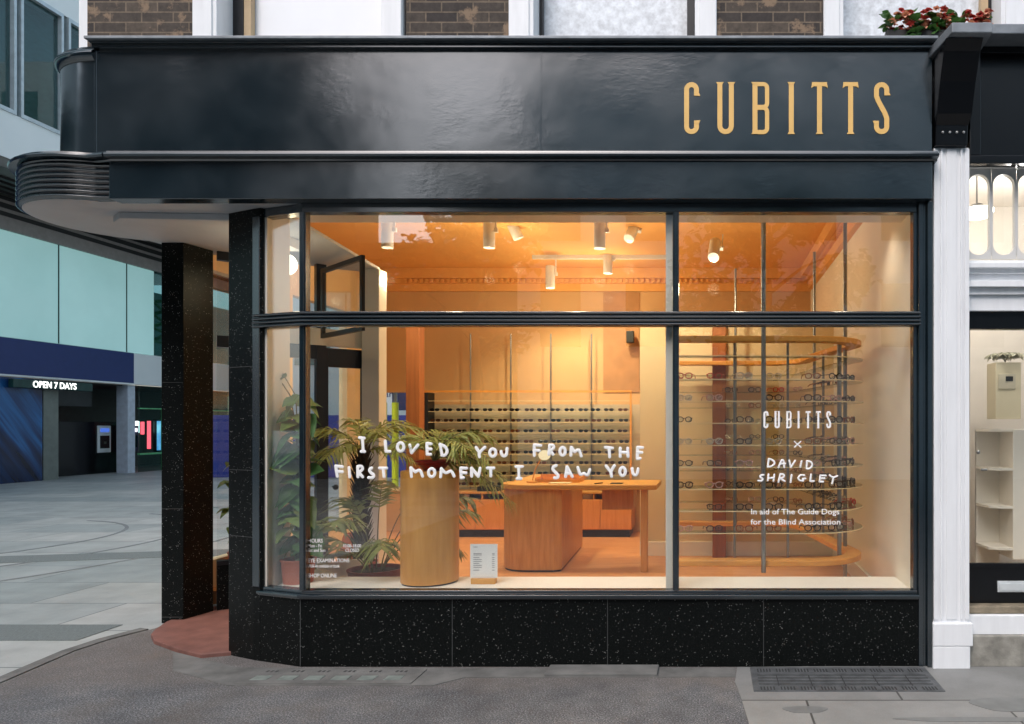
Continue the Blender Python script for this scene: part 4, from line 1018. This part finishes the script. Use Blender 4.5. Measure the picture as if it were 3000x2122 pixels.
# ================================================================== WINDOW BOX
c = at(2690,100,.02)
wb = thing('window_box', 'long black window box full of red and pink flowers on the ledge', 'window box', (c.x,.05,fz1+.035))
m = MB(); m.box(ax(2592,.04),ax(2900,.04),-.02,.17,fz1+.034,fz1+.135); m.build('trough', BLACKM, wb, bevel=.005)
fl_ = MB(); lv = MB(); pk = MB()
for i in range(130):
    x = rnd.uniform(ax(2580,.06), ax(2895,.06)); y = rnd.uniform(-.03,.17); z = fz1+.12+rnd.uniform(0,.15)
    if rnd.random() < .12: y = -.04; z = fz1+.11+rnd.uniform(-.04,.02)
    heart_leaf(lv, (x,y,z-.01), (rnd.uniform(-1,1),rnd.uniform(-1,.3),rnd.uniform(-.2,.8)), rnd.uniform(.045,.075), .3)
for i in range(130):
    x = rnd.uniform(ax(2600,.05), ax(2892,.05)); y = rnd.uniform(-.05,.12); z = fz1+.14+rnd.uniform(0,.125)
    tgt = fl_ if rnd.random() < .5 else pk
    for k in range(6):
        a = k*1.05+rnd.random(); heart_leaf(tgt, (x,y,z), (math.cos(a), -.5+.5*math.sin(a), .7*math.sin(a)+.2), rnd.uniform(.028,.044), .4)
lv.build('leaf', LEAFD, wb); fl_.build('flower', leafmat("red_petal", C(150,44,44), C(196,80,70)), wb); pk.build('flower', leafmat("pink_petal", C(206,132,110), C(226,174,140)), wb)

# ================================================================== NEIGHBOUR SHOP
N = thing('neighbour_shop', 'white painted shopfront next door with black fascia and black bracket', 'shop', (2.3,0,0))
def face(z, Y): return z
m = MB()                                                      # leaning console bracket
xs0, xs1 = 1.508, 1.745
prof_ = [(-.06,3.53),(-.075,3.66),(-.12,3.72),(-.19,3.9),(-.27,4.06),(-.32,4.12)]
vs = []
for (y, z) in prof_: vs += [(xs0+(.01 if z < 3.7 else 0),y,z),(xs1-(.012 if z < 3.7 else 0),y,z),(xs1,.25,z),(xs0,.25,z)]
fs = []
for i in range(len(prof_)-1):
    for k in range(4): fs.append([i*4+k,i*4+(k+1)%4,(i+1)*4+(k+1)%4,(i+1)*4+k])
fs += [[3,2,1,0],[len(prof_)*4-4+k for k in range(4)]]
m.add(vs, fs); con = m.build('console_bracket', BLACK, N, bevel=.004)
m = MB()
for k in range(4): m.ball((1.562+k*.047,-.078,3.612), .0085, 10)
m.build('stud', mat("pale_stud", C(170,172,172), .4), con, smooth=60)
m = MB()
m.prism([(xs0-.03,-.05),(xs0+.02,-.37),(xs1+.04,-.37),(xs1+.05,-.1),(xs1+.05,.2),(xs0-.03,.2)], 4.125, 4.19); m.box(xs1+.052,4.2,-.19,.29,4.215,4.28); m.box(xs1+.0,xs1+.052,-.3,.2,4.191,4.23); m.build('flashing', LEAD, N, bevel=.006)
PX0, PX1 = 1.517, 1.757
m = MB(); m.box(PX0,PX1,-.02,.2,.31,3.53)
for (a, b_, yy) in ((.0,.03,-.032),(.045,.06,-.032),(.18,.195,-.032),(.21,.24,-.032),(.085,.155,-.028)): m.box(PX0+a,PX0+b_,yy,-.0201,.33,3.52)
pil = m.build('pilaster', WHITE, N, bevel=.003)
m = MB(); m.box(1.506,1.775,-.052,.2,.155,.31); m.box(1.506,1.757,-.05,.2,0,.1545); m.build('pilaster_base', WHITE, pil, bevel=.006)
# fascia of the neighbour
m = MB(); m.box(1.76,4.2,.02,.2,3.44,4.214); m.box(1.76,4.2,-.03,.0199,3.42,3.475); m.box(1.76,1.835,-.03,.0199,3.476,4.214); m.box(1.836,4.2,-.03,.0199,4.17,4.214); m.build('fascia', BLACK, N, bevel=.004)
# arched fanlight tracery
YF = .15; GREYW = mat("greyed_white_paint", C(196,196,194), .4, var=.05)
zt, zb = az(495,YF), az(762,YF)
m = MB(); x0 = ax(2828,YF); pw = .1755
for i in range(7):
    cx0 = x0+i*pw; cxm = cx0+pw/2; rr = pw/2-.0115
    za, zc = zb+.03+rr, zt-.045-rr
    inn = [(cxm+rr*math.cos(R(a)), zc+rr*math.sin(R(a))) for a in range(0,181,15)] + [(cxm+rr*math.cos(R(a)), za+rr*math.sin(R(a))) for a in range(180,361,15)]
    out = []
    for (ix, iz) in inn:
        dx, dz = ix-cxm, iz-(za+zc)/2
        if iz > zc: sx_ = dx; out.append((cxm + max(-pw/2, min(pw/2, dx*pw/2/rr*1.0)) , zt if abs(dx) < rr*.98 else zc+(zt-zc)*0+0*dz + (iz-zc)))
        elif iz < za: out.append((cxm + max(-pw/2, min(pw/2, dx*pw/2/rr)), zb if abs(dx) < rr*.98 else iz))
        else: out.append((cxm + math.copysign(pw/2, dx), iz))
    n_ = len(inn); vs = []
    for (p_, q_) in zip(inn, out): vs += [(p_[0],YF-.02,p_[1]),(q_[0],YF-.02,q_[1]),(p_[0],YF+.02,p_[1]),(q_[0],YF+.02,q_[1])]
    fs = []
    for k in range(n_):
        j = (k+1) % n_; fs += [[k*4,k*4+1,j*4+1,j*4],[k*4+2,j*4+2,j*4+3,k*4+3],[k*4,j*4,j*4+2,k*4+2]]
    m.add(vs, fs)
fa = m.build('fanlight', GREYW, N)
m = MB(); m.box(1.76,4.2,YF+.02,YF+.026,zb,zt); m.build('pane', PANE2, fa)
m = MB(); m.box(1.758,4.2,.10,.22,zt,3.4395); m.build('window_head', GREYW, N)
m = MB()
for (ya, yb, o) in ((762,775,.03),(775,790,.10),(790,803,.06),(803,828,.03),(828,846,.11),(846,866,.075),(866,912,.05)):
    m.box(1.758,4.2,.12-o,.25,az(yb,.08)+.0005,az(ya,.08)-.0005)
m.build('transom_moulding', WHITE, N, bevel=.003)
YD = .14
m = MB(); m.box(1.76,4.2,YD-.03,YD+.05,az(966,YD),az(913,YD)); m.build('door_head', BLACK, N, bevel=.004)
m = MB(); m.box(1.758,4.2,YD,YD+.045,az(1778,YD),az(1652,YD)); m.box(1.758,1.775,YD,YD+.045,az(1652,YD),az(966,YD)); m.box(1.775,4.2,YD-.012,YD-.0005,az(1662,YD),az(1650,YD))
nd_ = m.build('door', BLACK, N, bevel=.003)
m = MB(); m.box(1.775,4.2,YD+.02,YD+.026,az(1652,YD),az(966,YD)); m.build('pane', PANE2, nd_)
m = MB(); m.box(ax(2921,YD),ax(3060,YD),YD-.014,YD-.0005,az(1734,YD),az(1702,YD)); m.box(ax(2926,YD),ax(3055,YD),YD-.018,YD-.0145,az(1730,YD),az(1708,YD)); m.build('letter_plate', mat("satin_letter_plate", C(206,212,214), .35, .2), nd_, bevel=.002)
m = MB(); m.prism([(.02,.395),(.2,.415),(.2,.34),(.02,.34)], 1.758, 4.2) if False else m.box(1.758,4.2,.06,.2,.345,.40); m.build('threshold', mat("worn_oak_threshold", C(128,118,100), .7, var=.3, vs=12), N, bevel=.01)
m = MB(); m.box(1.758,4.2,.02,.2,.215,.3445); m.build('step_riser', WHITE, N, bevel=.004)
m = MB(); m.box(1.7575,4.2,-.012,.2,0,.2145); m.build('stone_step', STEPSTONE, N, bevel=.008)
NW = mat("neighbour_cream_wall", C(230,222,212), .6, var=.03)
m = MB(); m.box(1.60,4.2,1.9,2.0,.3,3.9); m.box(1.60,1.70,.2,1.9,.3,3.9); m.box(1.70,4.2,.25,1.9,3.7,3.8); m.box(4.1,4.2,.3,1.9,.3,3.7); m.build('inner_wall', NW, N)
m = MB(); m.box(1.70,4.1,.2,1.9,.25,.34); m.build('inner_floor', mat("neighbour_floor", C(150,130,110), .6), N)
m = MB(); m.box(1.765,1.88,.30,.34,.345,2.37); idr = m.build('inner_door', mat("cream_inner_door", C(212,196,182), .5, var=.02), N, bevel=.004)
m = MB(); kx_ = ax(2862,.3); m.ball((kx_,.275,az(1325,.3)), .014, 12); m.tube([(ax(2872,.3),.28,az(1376,.3)),(ax(2888,.3),.28,az(1376,.3))], .008, 8); m.build('handle', STEEL, idr, smooth=60)
m = MB(); a, b_ = at(2917,1228,1.2), at(2992,1062,1.2); m.box(a.x,b_.x,1.2,1.4,a.z,b_.z)
mb_ = thing('meter_box', 'cream electrical meter box with small display on the next door wall', 'meter box', (a.x+.1,1.3,a.z)); m.build('box_body', mat("cream_metal_box", C(206,196,168), .5, var=.03), mb_, bevel=.006)
m = MB(); a, b_ = at(2925,1140,1.195), at(2975,1096,1.195); m.box(a.x,b_.x,1.19,1.1995,a.z,b_.z); m.build('door', mat("box_door", C(188,180,158), .5), mb_, bevel=.003)
m = MB(); a, b_ = at(2947,1117,1.186), at(2968,1103,1.186); m.box(a.x,b_.x,1.184,1.1895,a.z,b_.z); m.build('display', BLACKM, mb_)
c = at(2945,1062,1.3)
p = thing('potted_fern', 'pale leafy plant on top of the cream meter box next door', 'plant', c)
lf = MB(); st = MB()
for k in range(9): frond(lf, st, c, k*.7, .17, .9, 8, .07, .03, 1.0, .2, .003)
lf.build('leaf', leafmat("pale_leaf", C(150,150,128), C(196,192,170)), p); st.build('stem', STEMM, p)
a, b_ = at(2896,1640,1.0), at(3010,1258,1.0)
t_ = thing('shelf_unit', 'white open corner shelf unit inside the next door entrance', 'shelf unit', (a.x+.15,1.2,.34))
m = MB(); m.box(a.x+.20,b_.x+.2,1.0,1.3,a.z,b_.z); m.box(a.x,a.x+.015,1.28,1.3,a.z,b_.z) ; m.build('cupboard', WHITEI, t_, bevel=.004)
for py in (1258,1370,1480,1600):
    z = az(py,1.1); m = MB(); m.prism([(a.x,1.28),(a.x+.02,1.05),(a.x+.1,1.01),(a.x+.199,1.0),(a.x+.199,1.28)], z-.02, z); m.build('shelf', WHITEI, t_)
m = MB(); m.box(a.x,a.x+.199,1.281,1.3,.34,az(1258,1.1)); m.build('back_panel', WHITEI, t_)
c = at(2862,623,.9)
t_ = thing('ceiling_lamp', 'bright glowing round lamp behind the arched fanlight next door', 'lamp', c)
m = MB(); m.lathe([(.001,-.05),(.09,-.04),(.13,0),(.13,.02),(.001,.03)], c, 28); m.build('diffuser', emis("fanlight_lamp", (1,.9,.78), 3.2), t_, smooth=60)
m = MB(); m.lathe([(.05,.031),(.05,.06),(.001,.06)], c, 16); m.tube([c+Vector((0,0,.05)), (c.x,c.y,3.69)], .008); m.build('stem', STEEL, t_)
l = bpy.data.lights.new("lamp_light", 'POINT'); l.energy = 30*LAMP; l.color = (1,.95,.90); l.shadow_soft_size = .12
lo = bpy.data.objects.new("lamp_light", l); COL.objects.link(lo); lo.location = c + Vector((.35,-.1,-.2))
# brick upper part and body of the neighbour
m = MB(); m.box(3.1,9,.32,8,4.1,10.5); m.box(4.2,9,.1,8,0,4.1); m.build('brick_wall', BRICK, N)

# ================================================================== ACROSS THE SIDE STREET
O = thing('office_building', 'modern grey building with turquoise glass band and dark blue fascia', 'building', (-21,20,0))
PANELG = mat("grey_white_cladding", C(222,226,226), .5, var=.04, vs=.4)
XO, XU = -19.8, -17.5
m = MB()
m.box(XU-14,XU,-6,30,8.3,9.45); m.box(XU-14,XU,-6,30,12.75,13.6); m.box(XU-14,XU,-6,30,14.0,24); m.box(XU-14,XU-.6,-6,30,9.45,12.75); m.box(XU-14,XU-.25,-6,30,13.6,14.0)
m.build('upper_wall', PANELG, O)
OG = glass("office_window_glass", (.50,.66,.66), .07)
OGD = mat("office_window_back", C(96,126,126), .3, var=.2, scale=(1,3,8), vs=1.5)
m = MB(); m.box(XU-.5,XU-.45,-6,30,9.5,12.7); m.build('window_blind', OGD, O)
Ys = [ (-6,9.0),(9.1,10.9),(11.0,13.5),(13.62,14.85),(15.0,16.5),(16.7,18.4),(18.6,30)]
for (a, b_) in Ys:
    m = MB(); m.box(XU-.12,XU+.03,a,b_,9.45,9.55); m.box(XU-.12,XU+.03,a,b_,12.65,12.75); m.box(XU-.12,XU+.03,a,a+.07,9.55,12.65); m.box(XU-.12,XU+.03,b_-.07,b_,9.55,12.65)
    wf = m.build('window', mat("pale_aluminium", C(186,196,202), .4, .3), O)
    m = MB(); m.box(XU-.09,XU-.08,a+.07,b_-.07,9.55,12.65); m.build('pane', OG, wf)
m = MB(); m.box(XO-2,XU-.02,-6,30,8.05,8.298); m.build('overhang_soffit', mat("dark_soffit", C(96,94,90), .7, var=.15), O)
m = MB()
for k in range(4): m.box(XO+.35+k*.38,XO+.5+k*.38,-6,30,7.98,8.049)
m.build('soffit_slot', BLACKM, O)
m = MB(); m.box(XO-.3,XO+.1,-6,30,7.12,8.049); m.build('beam', mat("taupe_beam", C(142,136,132), .6, var=.1), O)
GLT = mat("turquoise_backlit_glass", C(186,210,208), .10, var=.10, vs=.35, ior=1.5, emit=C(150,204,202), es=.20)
yy = [-6,-.5,2.1,4.7,7.3,9.9,12.5,14.7,17.3,19.9,21.15]
for a, b_ in zip(yy[:-1], yy[1:]):
    m = MB(); m.box(XO-.12,XO,a+.022,b_-.022,4.12,7.115); m.build('glass_panel', GLT, O)
m = MB()
for a in yy[1:-1]: m.box(XO+.001,XO+.02,a-.014,a+.014,4.12,7.115)
m.build('joint_fin', BLACKM, O)
m = MB()
for (z0_,z1_) in ((7.93,8.03),(7.70,7.84),(7.48,7.60)): m.box(XO+.1005,XO+.13,-6,30,z0_,z1_)
m.build('beam_groove', BLACKM, O)
m = MB(); m.box(XO-3.2,XO-3.1,21.2,30,4.1,7.1); m.build('atrium_glow_panel', mat("teal_atrium_glow", C(96,134,136), .6, var=.3, vs=1.2, emit=C(80,130,130), es=.12), O)  # added backing panel, faint emission put in to lighten the dark atrium
m = MB(); m.box(XO-.2,XO-.125,-6,21.15,4.1,7.118); m.build('panel_backing', BLACKM, O)
m = MB(); m.box(XO-.10,XO-.02,21.15,30,4.12,7.11); m.build('atrium_glass', OG, O)
gm = mat("green_steelwork", C(96,176,120), .5, var=.3)
m = MB()
for k in range(4): m.tube([(XO-1.2-.4*k,21.3,4.2+.5*k),(XO-1.0,25.5,6.2+.3*k)], .07, 6); m.tube([(XO-1.0,21.3,6.9-.7*k),(XO-1.6,26,4.8)], .05, 6)
m.build('steel_brace', gm, O)
m = MB(); m.box(XO-.15,XO+.06,-6,20.15,3.07,4.10); m.build('fascia_band', mat("dark_blue_fascia", C(34,52,106), .45, var=.05), O)
m = MB(); m.box(XO-.15,XO+.05,20.15,30,3.04,4.10); m.box(XO-.15,XO+.08,-6,20.15,3.02,3.069); m.build('fascia_band', PANELG, O)
m = MB(); m.box(XO-3.2,XO-.2,-6,30,2.98,3.02); m.box(XO-3.3,XO-3.2,-6,30,0,3.0); m.build('lobby_wall', mat("dark_lobby", C(36,42,44), .5, var=.2), O)
m = MB(); m.box(XO-.1,XO+.04,-6,16.72,0,3.0)
def graphic():
    mt, t, b, o = nodes("blue_streak_graphic"); v = coords(t, (1,1,1), (R(48),0,0))
    mp2 = t.nodes.new('ShaderNodeMapping'); mp2.inputs['Scale'].default_value = (1,.12,1.6); t.links.new(coords(t,(1,1,1),(R(52),0,0)), mp2.inputs[0]); n = noise(t, mp2.outputs[0], 1.5, 3, .5)
    t.links.new(ramp(t, n, [(.40,C(16,22,44)),(.55,C(24,50,92)),(.66,C(36,100,158)),(.74,C(22,40,84))]), b.inputs["Base Color"]); b.inputs["Roughness"].default_value = .2
    return mt
m.build('graphic_panel', graphic(), O)
m = MB(); m.box(XO-.4,XO+.02,16.78,17.28,0,3.0); m.build('column', mat("grey_green_column", C(112,118,112), .5), O)
m = MB(); m.box(XO-.4,XO-.02,19.98,20.3,0,3.0); m.build('column', mat("pale_column", C(186,194,206), .5), O)
m = MB(); m.box(XO-1.1,XO-.9,17.7,20.9,0,1.75); m.build('kiosk_wall', BLACK, O)
m = MB(); m.box(XO-1.4,XO-.75,17.75,19.4,2.25,2.95); m.build('bulkhead', mat("dark_grey_bulkhead", C(52,56,58), .5), O)
m = MB(); m.box(XO-.08,XO-.06,20.5,30,0,3.0); m.build('lobby_glass', glass('lobby_glass', (.62,.78,.74), .05), O)
m = MB(); m.box(XO-.1,XO+.0,20.5,30,2.2,2.24); m.box(XO-.1,XO+.0,20.5,30,.6,.66); m.box(XO-.1,XO,21.6,21.66,0,2.2); m.build('glazing_bar', gm, O)
# OPEN 7 DAYS sign
sx = -19.55; Ya, Yb = 15.6, 18.25
t_ = thing('hanging_sign', 'long dark green hanging sign with white lit words under blue fascia', 'sign', (sx,17,2.75))
m = MB(); m.box(sx-.15,sx,Ya,Yb,2.70,2.95); m.build('sign_box', mat("dark_green_sign", C(30,62,58), .4, var=.2), t_, bevel=.02)
m = MB(); M4 = Matrix.Rotation(R(90),4,'Z') @ Matrix.Rotation(R(90),4,'X')
text_mb(m, "OPEN 7 DAYS", 0, 0, .27, 0, .004, rot=M4, width=1.45, bold=.003)
m.v = [(x+sx+.008, y+16.18, z+2.735) for x, y, z in m.v]; m.build('lettering', emis("lit_sign_letter", (.95,1,.96), 1.4), t_)
# cash machines
def atm(y, x, label, front, es):
    t_ = thing('cash_machine', label, 'cash machine', (x,y,.9), 'cash machines')
    m = MB(); m.box(x-.2,x,y-.27,y+.27,.7,1.62); m.build('surround', front, t_, bevel=.02)
    m = MB(); m.box(x,x+.012,y-.19,y+.19,.85,1.28); m.build('recess', BLACK, t_)
    m = MB(); m.box(x,x+.015,y-.18,y+.18,1.40,1.53); m.build('header', es, t_)
    m = MB(); m.box(x+.012,x+.02,y-.05,y+.05,1.0,1.08); m.build('keypad', mat("atm_keypad", C(70,72,60), .4), t_)
atm(20.05, -20.66, 'pale framed cash machine with blue header set in black wall', PANELG, emis("blue_header", C(60,90,170), .9))
atm(20.95, -20.4, 'dark purple cash machine with lit white header by the neon tubes', mat("purple_machine", C(70,54,84), .4), emis("white_header", (.85,.8,1), 1.3))
for (y, z0, z1, cc_, nm, lb) in ((21.4,1.36,1.78,(.9,.92,1),'white','short white neon tube standing beside two red tubes'),(21.64,1.3,1.76,(1,.08,.12),'red','short red neon tube between the white and tall red tubes'),(21.95,.77,1.79,(1,.08,.12),'red','tall red neon tube beside the blue screen')):
    m = MB(); m.tube([(-20.6,y,z0),(-20.6,y,z1)], .06, 10); tag(m.build('neon_tube', emis(nm+"_neon", cc_, 2.2), smooth=60), lb, 'neon tube', 'neon tubes')
t_ = thing('advertising_screen', 'lit blue advertising screen behind the entrance column', 'screen', (-20.2,22.1,.7))
m = MB(); m.box(-20.3,-20.2,21.76,22.5,.66,1.84); m.build('screen_frame', BLACK, t_)
def scr():
    mt, t, b, o = nodes("blue_screen"); t.nodes.remove(b); e = t.nodes.new("ShaderNodeEmission"); t.links.new(ramp(t, noise(t, coords(t), 1.4, 3), [(.35,C(40,110,190)),(.65,C(150,205,240))]), e.inputs[0]); e.inputs[1].default_value = 1.1; t.links.new(e.outputs[0], o.inputs[0]); return mt
m = MB(); m.box(-20.199,-20.19,21.8,22.46,.72,1.79); m.build('screen', scr(), t_)

# pale block and blue hoarding closing the side street
B2 = thing('pale_building', 'pale blue-grey building beyond the blue hoarding', 'building', (-8,28,0))
m = MB(); m.box(-17.2,8,24,30,0,16); m.build('wall', mat("pale_render", C(196,208,212), .6, var=.04, vs=.5), B2)
for k in range(9):
    for j in range(4):
        m = MB(); m.box(-16.4+k*2.6,-15.0+k*2.6,23.96,24.02,4+j*3,5.8+j*3); m.build('window', OGD, B2)
H = thing('hoarding', 'dark blue site hoarding with shop signs seen through the entrance', 'hoarding', (-12,18,0))
m = MB(); m.box(-16.8,-5,18,18.1,0,1.95); m.build('board', mat("blue_hoarding", C(44,66,150), .5, var=.08), H)
m = MB(); m.box(-10.35,-9.95,17.97,17.999,1.97,2.75); m.box(-10.36,-10.34,18,18.05,1.95,2.75); sgn = m.build('sign_panel', WHITE, H)
m = MB(); m.box(-10.9,-9.2,17.98,18.0,2.1,2.76); m.build('sign_panel', mat("dark_shop_sign", C(44,56,96), .4), H)
m = MB(); text_mb(m, "nary", -10.32, 2.52, .3, 17.96, .004, width=.5); m.build('lettering', mat("sign_ink", C(30,44,96), .5), sgn)
m = MB(); m.box(-11.2,-8.6,17.97,17.998,1.45,1.52); m.build('stripe', mat("yellow_stripe", C(200,206,60), .5), H)
m = MB(); text_mb(m, "OT DURK", -10.25, 1.2, .2, 17.98, .004, width=.9); m.build('lettering', WHITE, H)
YEL = mat("neon_yellow_paint", C(206,214,52), .4, var=.05); LIME = mat("lime_paint", C(150,190,90), .4, var=.05)
for (px, r_, c_, lb) in ((1128,.035,LIME,'thinner lime green post outside the rear window'),(1158,.055,YEL,'thicker bright yellow post outside the rear window')):
    Yp = 7.5; x = ax(px,Yp)
    t_ = thing('marker_post', lb, 'post', (x,Yp,0))
    m = MB(); m.tube([(x,Yp,0),(x,Yp,az(1180,Yp))], r_, 12); m.build('painted_sleeve', c_, t_, smooth=60)
    m = MB(); m.tube([(x,Yp,az(1180,Yp)),(x,Yp,az(1110,Yp))], r_*.6, 10); m.build('pipe', STEEL, t_, smooth=60)

# ================================================================== OPPOSITE SIDE OF THE STREET (seen in the reflections)
def opposite(name, label, x0, x1, y, h, material, wins, cat='building', depth=9):
    t_ = thing(name, label, cat, ((x0+x1)/2,y-4,0))
    m = MB(); m.box(x0,x1,y-depth,y,0,h); m.box(x0-.1,x1+.1,y,y+.25,h-.5,h); m.build('wall', material, t_)
    if wins:
        n_ = int((x1-x0)/2.6)
        for k in range(n_):
            for j in range(int((h-4)/3.2)):
                a = x0+.7+k*(x1-x0-1)/n_; m = MB(); m.box(a,a+1.2,y-.02,y+.03,4+j*3.2,5.9+j*3.2); m.build('window', BLACK, t_)
    return t_
DKB = mat("dark_brown_brick", C(36,34,35), .85, var=.2, vs=3); PST = mat("pale_stucco", C(226,231,236), .7, var=.06, vs=1)
opposite('terrace_building', 'tall dark brick building across the road', -44, -14.6, -17, 17, DKB, True)
opposite('terrace_building', 'middling dark brick building across the road', -14.5, -10.8, -17.2, 10.6, DKB, False, depth=1.6)
opposite('terrace_building', 'low dark building with flat roof across the road', -10.7, -5.9, -17.5, 7.2, DKB, False)
opposite('terrace_building', 'pale stucco building across the road', -5.8, 26, -17, 13.5, PST, True)
def tree(label, x, y, h, r, seed):
    rr = random.Random(seed); t_ = thing('street_tree', label, 'tree', (x,y,0), 'street trees across the road')
    m = MB(); m.tube([(x,y,0),(x+.1,y,h*.3),(x-.05,y+.1,h*.55),(x,y,h*.85)], [.2,.16,.11,.04], 8)
    for k in range(9):
        a = k*2.4; b0 = h*(.38+.05*k); m.tube([(x,y,b0),(x+r*.4*math.cos(a),y+r*.4*math.sin(a),b0+h*.10),(x+r*.8*math.cos(a),y+r*.8*math.sin(a),b0+h*.16)], [.06,.04,.015], 6)
    m.build('trunk', TRUNKM, t_)
    m = MB()
    cl = [(x+r*.75*rr.uniform(-1,1), y+r*.75*rr.uniform(-1,1), h*rr.uniform(.45,1.0), rr.uniform(.35,.6)*r*.6) for _ in range(26)]
    for i in range(2600):
        c_ = rr.choice(cl); v = Vector((rr.gauss(0,1),rr.gauss(0,1),rr.gauss(0,.8))).normalized()*c_[3]*rr.uniform(.4,1)
        heart_leaf(m, Vector(c_[:3])+v, (rr.uniform(-1,1),rr.uniform(-1,1),rr.uniform(-.8,.4)), rr.uniform(.14,.26), .3)
    m.build('crown', leafmat("tree_leaf", C(48,70,34), C(84,104,50)), t_)
tree('broad leafy street tree before the low dark building', -6.3, -14.5, 8.9, 2.1, 3)
tree('broad leafy street tree before the pale stucco building', 1.6, -14.5, 8.2, 2.8, 5)
